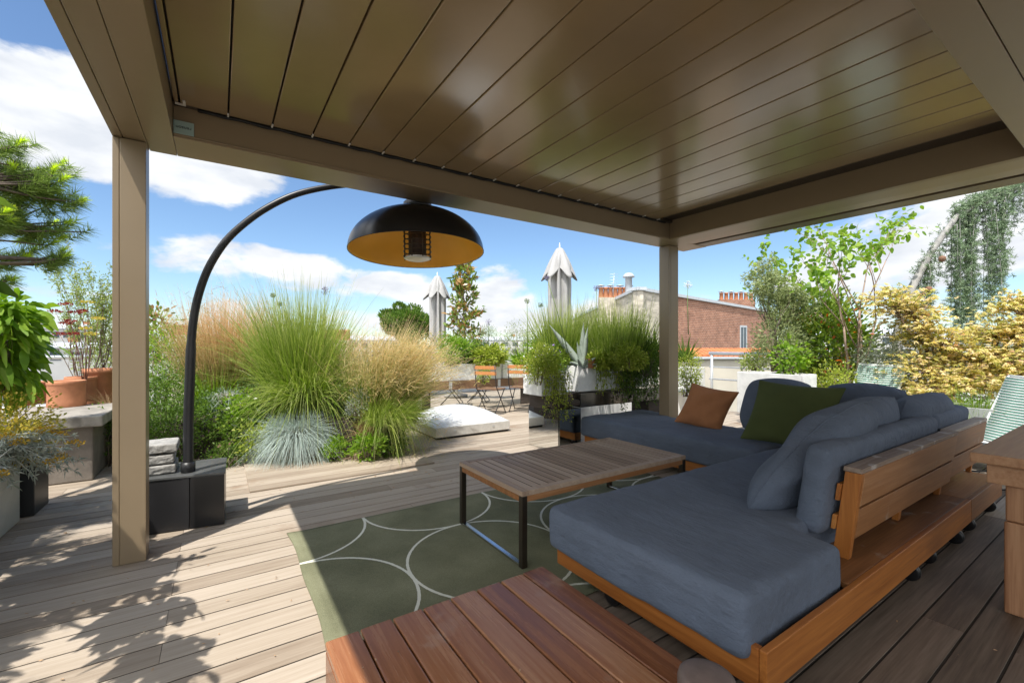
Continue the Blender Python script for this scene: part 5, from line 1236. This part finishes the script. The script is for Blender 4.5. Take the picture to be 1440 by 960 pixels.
def build_maple(label, u, D, z0, seed, targets):
    b = P3(u, D, z0); t = thing('japanese_maple', label, 'tree', tuple(b)); o = Vector(b); rng = random.Random(seed); paths = []; f = FM(seed)
    for (uu, vv, dd, sp, n) in targets:
        c = Vector(P3(uu, dd, ZV(vv, dd))) - o; m = c * .5 + Vector((0, 0, .12)); paths.append(([Vector((0, 0, 0)), m, c], [.022, .014, .007]))
        for k in range(int(n * 1.3)):
            e = c + Vector((rng.gauss(0, sp), rng.gauss(0, sp), rng.gauss(0, sp * .55))); s = m.lerp(c, rng.uniform(.5, 1)); paths.append(([s, s.lerp(e, .5) + Vector((0, 0, .02)), e], [.006, .004, .002]))
            q = 12; P = np.array(e) + f.r.normal(0, 1, (q, 3)) * np.array([.07, .07, .022])
            for p in P:      # palmate leaf: five narrow lobes from one point
                az = f.r.uniform(0, 6.28); tn = f.r.normal(.42, .22); tilt = f.r.normal(0, .35, 3)
                an = az + np.array([-1.25, -.6, 0, .6, 1.25]); dv = np.stack([np.cos(an), np.sin(an), np.full(5, -.35)], 1) + tilt * 1.1
                f.strips(np.tile(p, (5, 1)), dv, .06 * np.array([.6, .85, 1, .85, .6]), .019, 1 if False else 2, .15, 'leaf', tint=np.full(5, np.clip(tn, 0, 1)), side=.25)
    tubes_mesh(paths, 6).build('trunk', M['bark_pale'], t); f.build('crown', FG['maple'], t)
build_maple('golden leaved japanese maple spreading right of the striped chair', 1330, 5.6, .45, 231, [(1250, 420, 5.7, .13, 26), (1278, 430, 5.7, .14, 26), (1300, 455, 5.6, .15, 28), (1290, 470, 5.7, .10, 14), (1322, 480, 5.5, .16, 30), (1350, 500, 5.5, .17, 32), (1300, 520, 5.4, .15, 26), (1335, 535, 5.3, .16, 28), (1312, 505, 5.6, .11, 16), (1370, 530, 5.3, .15, 26), (1310, 550, 5.2, .14, 20)])
build_maple('golden leaved japanese maple rising at the right edge', 1425, 5.2, .45, 235, [(1440, 425, 5.3, .12, 24), (1410, 465, 5.3, .13, 26), (1436, 470, 5.2, .15, 30), (1395, 470, 5.4, .09, 14), (1425, 505, 5.1, .16, 34), (1390, 510, 5.2, .14, 26), (1460, 450, 5.2, .2, 30), (1400, 535, 5.0, .15, 22), (1440, 530, 5.0, .14, 20)])
grass('lawn_grass_tuft', 'bright green grass clump between maple and striped chair', 'grass', 1372, 4.6, .35, 1100, .72, .006, .38, .35, FG['bright'], 241, root=.16, nseg=5)
shrub('lavender', 'dark wispy lavender spikes behind the right maple', 'plant', 1405, 6.2, .8, 1.62, .34, 1500, .07, .009, FG['grey_green'], 242, mode='leaf', updir=1.6)
shrub('leafy_shrub', 'green shrub low behind the golden maples', 'shrub', 1350, 6.2, .2, 1.2, .8, 3600, .05, .022, FG['mid'], 243)
shrub('leafy_shrub', 'green shrub beneath the photinia by the chair', 'shrub', 1175, 6.0, .1, .95, .34, 1500, .05, .022, FG['lime'], 244, mode='oval')

def cord_chair(label, loc, rz, top=.95):
    t = thing('lounge_chair', label, 'chair', loc, rz, 'striped cord lounge chairs')
    W = .52; S0, S1, B1 = Vector((0, .50, .40)), Vector((0, -.02, .33)), Vector((0, -.31, top))     # front edge, crease, top of back; faces +y
    fr = .011
    def side(s):
        x = s * W / 2; return [Vector((x, S0.y, S0.z)), Vector((x, S1.y + .06, S1.z + .005)), Vector((x, S1.y, S1.z + .02)), Vector((x, B1.y, B1.z - .03)), Vector((x * .97, B1.y - .015, B1.z))]
    mb = MB()
    for s in (-1, 1): mb.tube(side(s), fr, 10)
    mb.tube([Vector((-W / 2 * .97, B1.y - .015, B1.z)), Vector((-W / 6, B1.y - .02, B1.z - .012)), Vector((W / 6, B1.y - .02, B1.z - .012)), Vector((W / 2 * .97, B1.y - .015, B1.z))], fr, 10); mb.tube([Vector((-W / 2, S0.y, S0.z)), Vector((W / 2, S0.y, S0.z))], fr, 10)
    mb.build('frame', M['cord'], t)
    mb = MB()
    for s in (-1, 1):
        x = s * (W / 2 + .014)
        mb.tube([Vector((x, .42, .38)), Vector((x, .40, .012)), Vector((x, -.52, .012)), Vector((x, -.14, .50))], .008, 8); mb.tube([Vector((x, .46, .012)), Vector((x, -.10, .40))], .007, 8)
    mb.tube([Vector((-W / 2, -.5, .012)), Vector((W / 2, -.5, .012))], .008, 8); mb.build('leg_frame', M['black_paint'], t)
    for name, mat, ph in (('cord_webbing', M['cord'], 0), ('cord_stripe', M['cord_green'], 1)):
        mb = MB(); r = .0085 if ph == 0 else .005
        for a, b, n, dish in ((S1, B1, 25, .035), (S1, S0, 17, .03)):
            nrm = Vector((0, 1, 0)) if a is S1 and b is B1 else Vector((0, 0, 1))
            for k in range(n):
                q = (k + (.5 if ph else 0) + .4) / n
                if q > .985: continue
                c = a.lerp(b, q); back = -(b - a).cross(Vector((1, 0, 0))).normalized() * dish * (1 if b is S0 else -1)
                if b is B1: back = Vector((0, -.8, -.45)) * dish
                else: back = Vector((0, 0, -1)) * dish
                mb.tube([c + Vector((-W / 2 - .004, 0, 0)), c + Vector((-W / 4, 0, 0)) + back * .75, c + back, c + Vector((W / 4, 0, 0)) + back * .75, c + Vector((W / 2 + .004, 0, 0))], r, 5)
        mb.build(name, mat, t)
    return t
x, y = G(1218, 5.6); cord_chair('white and mint striped lounge chair behind the corner of the sofa', (x, y, 0), R(78), 1.0)
x, y = G(1416, 4.07); cord_chair('white and mint striped lounge chair at the right edge beyond the wooden table', (x, y, 0), R(58))

# ================================================================== BEYOND THE TERRACE
def brick_mat(name, c1, c2, mortar, scale, rough=.95, ms=.018, rot=0):
    m, nt, b = base_mat(name)
    tc = nt.nodes.new('ShaderNodeTexCoord'); mp = nt.nodes.new('ShaderNodeMapping'); mp.inputs['Rotation'].default_value = (R(90), 0, 0); ln(nt, tc.outputs['Object'], mp.inputs[0])
    br = nt.nodes.new('ShaderNodeTexBrick'); ln(nt, mp.outputs[0], br.inputs['Vector']); br.inputs['Scale'].default_value = scale; br.inputs['Color1'].default_value = (*c1, 1); br.inputs['Color2'].default_value = (*c2, 1); br.inputs['Mortar'].default_value = (*mortar, 1); br.inputs['Mortar Size'].default_value = ms
    n = noise(nt, 1.1, 6, .65); c = mixc(nt, .55, br.outputs['Color'], ramp(nt, n, [(.3, (.35, .3, .27)), (.55, (1, 1, 1)), (.75, (1.25, 1.15, 1.05))]), 'MULTIPLY'); ln(nt, c, b.inputs['Base Color']); b.inputs['Roughness'].default_value = rough
    bump(nt, b, n, .4, .05); return m
M['brick'] = brick_mat('red_brick', (.39, .175, .105), (.25, .105, .065), (.48, .39, .31), 2.4)
M['rubble'] = simple('pale_rubble_render', (.50, .45, .37), rough=.95, var=.38, scale=2.2, bumps=1, bscale=4, sc=(1, 1, 2.2))
M['render_wall'] = simple('cream_render', (.52, .48, .40), rough=.9, var=.08, scale=1.5)
M['roof_zinc'] = simple('zinc_roof', (.52, .55, .58), rough=.5, metal=.2, var=.08)
M['tile'] = simple('orange_roof_tiles', (.52, .17, .06), rough=.85, var=.25, scale=3)
M['far_white'] = simple('far_pale_facade', (.55, .54, .52), rough=.9, var=.06, scale=.3)
M['window_dark'] = simple('window_glass', (.05, .07, .10), rough=.12, var=.1, spec=.7)
def chimneys(par, spots, base_z, pot_h=.75, r=.15, mats=('terracotta',)):
    for (x, y, k) in spots:
        mb = MB(); mb.lathe([(r, 0), (r * .86, pot_h * .82), (r * 1.05, pot_h * .86), (r * 1.05, pot_h), (r * .7, pot_h), (r * .6, .1), (0, .1)], 14, (x, y, base_z)); q = mb.build('chimney_pot', M[mats[k % len(mats)]], par)
        if k % 2 == 0: mb = MB(); mb.lathe([(0, .16), (r * 1.5, .10), (r * 1.5, .08), (r * .3, .08)], 14, (x, y, base_z + pot_h)); mb.tube([(x, y, base_z + pot_h - .05), (x, y, base_z + pot_h + .1)], .02, 6); mb.build('cowl', M['roof_zinc'], q)
def build_brick_building():
    D = 23.; c = np.array(P3(897, D, 0)[:2]); ztop = ZV(408, D)
    # walls: one runs to the right past the terrace, the other back to the left
    aR = R(33.6) + math.atan((1560 - 720) / F_PX); aL = R(33.6) + math.atan((640 - 720) / F_PX)
    dR = np.array([math.sin(aR), math.cos(aR)]); dL = np.array([math.sin(aL), math.cos(aL)])
    t = thing('brick_building', 'brick and rubble gable building with chimney pots beyond the terrace', 'building', (c[0], c[1], -20))
    def local(p, z): return (p[0], p[1], z + 20)
    def wall(name, mat, p0, p1, z0a, z1a, z1b, th=.3):
        d = (p1 - p0) / np.linalg.norm(p1 - p0); L = np.linalg.norm(p1 - p0)
        mb = MB(); mb.add([(0, 0, z0a), (L, 0, z0a), (L, 0, z1b), (0, 0, z1a), (0, th, z0a), (L, th, z0a), (L, th, z1b), (0, th, z1a)], [(0, 1, 2, 3), (5, 4, 7, 6), (4, 0, 3, 7), (1, 5, 6, 2), (3, 2, 6, 7), (4, 5, 1, 0)])
        o = mb.build(name, mat, t); o.location = (p0[0], p0[1], 20); o.rotation_euler = (0, 0, math.atan2(d[1], d[0])); return o
    O = np.zeros(2)
    wall('rubble_wall', M['rubble'], O, dR * 3.05, -20, ztop, ztop - .05)
    bw = wall('brick_wall', M['brick'], dR * 3.05, dR * 16, -20, ztop - .05, ztop - .55)
    wl = wall('gable_wall', M['rubble'], O + dL * 14, O + dL * .0, -20, ztop - .9, ztop)
    for p0, p1, z0, z1 in ((O, dR * 16, ztop, ztop - .55), (dL * 14, O, ztop - .9, ztop)):
        d = (p1 - p0) / np.linalg.norm(p1 - p0); L = np.linalg.norm(p1 - p0); mb = MB(); mb.add([(-.1, -.12, z0), (L + .1, -.12, z1), (L + .1, .45, z1), (-.1, .45, z0), (-.1, -.12, z0 + .16), (L + .1, -.12, z1 + .16), (L + .1, .45, z1 + .16), (-.1, .45, z0 + .16)], [(0, 3, 2, 1), (4, 5, 6, 7), (0, 1, 5, 4), (1, 2, 6, 5), (2, 3, 7, 6), (3, 0, 4, 7)])
        o = mb.build('coping', M['roof_zinc'], t); o.location = (p0[0], p0[1], 20.004); o.rotation_euler = (0, 0, math.atan2(d[1], d[0]))
    # a window low in the brick wall
    L0 = np.linalg.norm(dR * 3.05); z1 = ZV(458, D + 2.5); z0 = ZV(498, D + 2.5); 
    s = next(s for s in np.arange(3.1, 16, .05) if (lambda q: 720 + F_PX * (q[0] * .8329 - q[1] * .5534) / (q[0] * .5534 + q[1] * .8329))(c + dR * s) > 1041) - 3.05 - 3.0
    Dw = float((c + dR * (s + 6.05)) @ np.array([.5534, .8329])); z1, z0 = ZV(460, Dw), ZV(500, Dw)
    def bx(a, b): mb.box((a[0] + s, a[1], a[2]), (b[0] + s, b[1], b[2]))
    mb = MB(); bx((3.0, -.02, z0), (3.75, -.004, z1)); w = mb.build('window', M['window_dark'], bw)
    mb = MB(); bx((2.92, -.06, z0 - .1), (3.83, -.003, z0 - .01)); bx((2.92, -.04, z1), (3.83, -.003, z1 + .12)); bx((2.92, -.04, z0), (2.995, -.003, z1)); bx((3.755, -.04, z0), (3.83, -.003, z1)); bx((3.35, -.03, z0), (3.40, -.0225, z1)); mb.build('frame', M['roof_zinc'], w)
    # chimney stacks with their pots
    for (u0, u1, v0, off) in ((843, 890, 418, 3.0), (1013, 1062, 421, 11.)):
        Dd = D + off; a = P3(u0, Dd, 0)[:2] - c; b = P3(u1, Dd, 0)[:2] - c; d = (b - a) / np.linalg.norm(b - a); L = np.linalg.norm(b - a); zb = ZV(v0, Dd)
        st = MB(); st.box((0, 0, zb - 2.2), (L, .5, zb)); o = st.build('chimney', M['rubble'] if u0 < 900 else M['brick'], t); o.location = (a[0], a[1], 20); o.rotation_euler = (0, 0, math.atan2(d[1], d[0]))
        n = 7; chimneys(o, [(L * (k + .5) / n, .25, k) for k in range(n)], zb, .62 if u0 < 900 else .55, .15)
    a = P3(884, D + 3, 0)[:2] - c; mb = MB(); mb.lathe([(.2, 0), (.2, .9), (.34, .92), (.34, 1.0), (.2, 1.15), (0, 1.2)], 16, (a[0], a[1], ZV(412, D + 3) + 20)); mb.build('vent_stack', M['roof_zinc'], t)
    a = P3(862, D + 3, 0)[:2] - c; z = ZV(416, D + 3) + 20; mb = MB(); mb.tube([(a[0], a[1], z), (a[0] + .1, a[1], z + 1.35)], .018, 5)
    for k in range(4): mb.tube([(a[0] - .18, a[1] + .1, z + .75 + k * .17), (a[0] + .3, a[1] - .12, z + .78 + k * .17)], .01, 4)
    mb.build('aerial', M['steel_rail'], t)
build_brick_building()
def build_neighbour_wall():
    D = 12.5; a = P3(955, D, 0); b = P3(1090, D, 0); t = thing('low_building', 'low cream building with an orange tiled edge behind the white railing', 'building', (a[0], a[1], -20))
    d = (b - a)[:2]; L = np.linalg.norm(d); t.rotation_euler = (0, 0, math.atan2(d[1], d[0]))
    mb = MB(); mb.box((-.6, 0, 0), (L + .6, 3, 20.86)); mb.build('wall', M['render_wall'], t)
    mb = MB(); mb.box((-.7, -.1, 20.862), (L + .7, 3.1, 20.92)); mb.build('cornice', M['roof_zinc'], t)
    mb = MB(); n = 26
    for k in range(n): x = -.6 + (L + 1.0) * k / n; mb.extrude_x([(0.0, 20.922), (.9, 21.12), (.9, 21.16), (0.0, 20.97)], x, x + (L + 1.0) / n - .02)
    mb.build('tile_roof', M['tile'], t)
build_neighbour_wall()
def far_building(label, u, D, vtop, w, dpt, seed, rows, cols, roof='roof_zinc', wallm='far_white', group='distant city buildings', ang=None):
    b = P3(u, D, 0); zt = ZV(vtop, D); t = thing('apartment_building', label, 'building', (b[0], b[1], -20), R(-33.6 - math.degrees(math.atan((u - 720) / F_PX))) if ang is None else ang, group)
    H = zt + 20; mb = MB(); mb.box((-w / 2, 0, 0), (w / 2, dpt, H)); mb.build('wall', M[wallm], t)
    mb = MB(); rh = H * .06
    mb.extrude_x([(-.3, H + .004), (dpt + .3, H + .004), (dpt * .75, H + rh), (dpt * .25, H + rh)], -w / 2 - .2, w / 2 + .2); rf = mb.build('roof', M[roof], t)
    fh = 3.0
    for r_ in range(rows):
        for k in range(cols):
            x = -w / 2 + w * (k + .5) / cols; z = H - 2.6 - r_ * fh; mb = MB(); mb.box((x - w / cols * .28, -.06, z), (x + w / cols * .28, -.01, z + 1.7)); mb.build('window', M['window_dark'], t)
    rr = random.Random(seed)
    for k in range(2):
        mb = MB(); x = rr.uniform(-w / 2, w / 2); mb.box((x - .4, dpt * .4, H + rh * .5), (x + 1.2, dpt * .6, H + rh + 1.1)); mb.build('chimney', M['terracotta'], rf)
far_building('white office block with rows of blue windows above the terracotta pots', 86, 130., 462, 15, 14, 1, 3, 8)
far_building('pale long block left of the white office block', 15, 160., 466, 30, 14, 2, 3, 9)
far_building('low grey roofed block in front of the white office block', 92, 95., 489, 18, 10, 3, 1, 6)
far_building('pale block between the post and the feather grass', 245, 150., 471, 30, 12, 4, 3, 8)
far_building('distant block behind the violet seed head', 430, 170., 476, 45, 12, 5, 2, 10)
far_building('distant pale block behind the blond feather grass', 520, 150., 478, 26, 12, 6, 2, 8)
far_building('distant skyline block behind the far troughs', 690, 190., 478, 34, 14, 7, 3, 8)
far_building('distant pale block beside the large parasol', 745, 220., 477, 32, 14, 8, 3, 8)
far_building('distant block behind the pale multi stemmed tree', 1210, 120., 470, 30, 14, 9, 3, 8)
far_building('pale block seen behind the weeping cedar', 1330, 110., 478, 28, 14, 10, 3, 8)
far_building('pale block behind the golden maple at right', 1420, 120., 474, 26, 14, 11, 3, 8)
def chimney_row(label, u0, u1, D, v, n, seed):
    a = P3(u0, D, 0)[:2]; b = P3(u1, D, 0)[:2]; d = b - a; L = np.linalg.norm(d); zb = ZV(v, D); t = thing('chimney_stack', label, 'chimney', (a[0], a[1], -20), math.atan2(d[1], d[0]), 'chimney stacks over the roofs')
    mb = MB(); mb.box((0, 0, 0), (L, .6, zb + 20)); mb.build('stack', M['rubble'], t); chimneys(t, [(L * (k + .5) / n, .3, k) for k in range(n)], zb + 20, .8, .2)
chimney_row('row of orange chimney pots left of the blond feather grass', 452, 490, 34., 478, 6, 1)
chimney_row('two orange chimney pots beside the lamp pole', 238, 262, 34., 471, 4, 2)
def build_round_tree():
    D = 24.; b = P3(572, D, -3); t = thing('round_tree', 'rounded dark green pine crown left of the small parasol', 'tree', tuple(b)); rng = random.Random(301); paths = []; f = FM(302)
    paths.append(([(0, 0, 0), (.1, 0, 3.0), (0, .1, 5.0)], [.22, .18, .1]))
    for k in range(46):
        d = unit(f.r.normal(size=3)); c = np.array([0, 0, 5.4]) + d * np.array([1.35, 1.3, 1.05]) * f.r.uniform(.5, 1.0); s = f.r.uniform(.28, .5)
        paths.append(([(0, 0, 4.2), tuple(c * .6 + np.array([0, 0, 1.7])), tuple(c)], [.06, .04, .02])); p, o = ell(f.r, 420, c, (s, s, s * .7), .3); f.diamonds(p, unit(o + np.array([0, 0, .6])), .16, .07, tint=np.clip(f.r.normal(.5, .2, 420), 0, 1))
    tubes_mesh(paths, 6).build('trunk', M['bark'], t); f.build('crown', FG['mid'], t)
build_round_tree()

# ================================================================== small litter on the deck
def litter():
    rng = random.Random(401); mb = MB()
    def leaf(x, y, s, z=.004):
        a = rng.uniform(0, 6.28); c, n = math.cos(a), math.sin(a); mb.add([(x - c * s, y - n * s, z), (x + n * s * .4, y - c * s * .4, z + s * .35), (x + c * s, y + n * s, z + .003), (x - n * s * .4, y + c * s * .4, z + s * .2)], [(0, 1, 2, 3)])
    for k in range(70): leaf(rng.uniform(-.9, 1.8), rng.uniform(3.6, 5.2), rng.uniform(.006, .018))
    for k in range(40): leaf(rng.uniform(-1.0, .35), rng.uniform(2.0, 3.6), rng.uniform(.004, .011))
    for k in range(26): leaf(rng.uniform(2.2, 4.5), rng.uniform(-.2, .7), rng.uniform(.004, .010))
    for k in range(24): leaf(rng.uniform(.45, 2.4), rng.uniform(1.75, 3.2), rng.uniform(.003, .008), .016)
    for k in range(12): leaf(rng.uniform(.35, 1.25), rng.uniform(.85, 1.6), rng.uniform(.003, .008), .203)
    tag(mb.build('fallen_leaves', simple('dry_leaf_bits', (.42, .27, .15), rough=.9, var=.5, scale=60)), 'small dry leaves scattered over the decking', 'leaf litter', None, 'stuff')
litter()
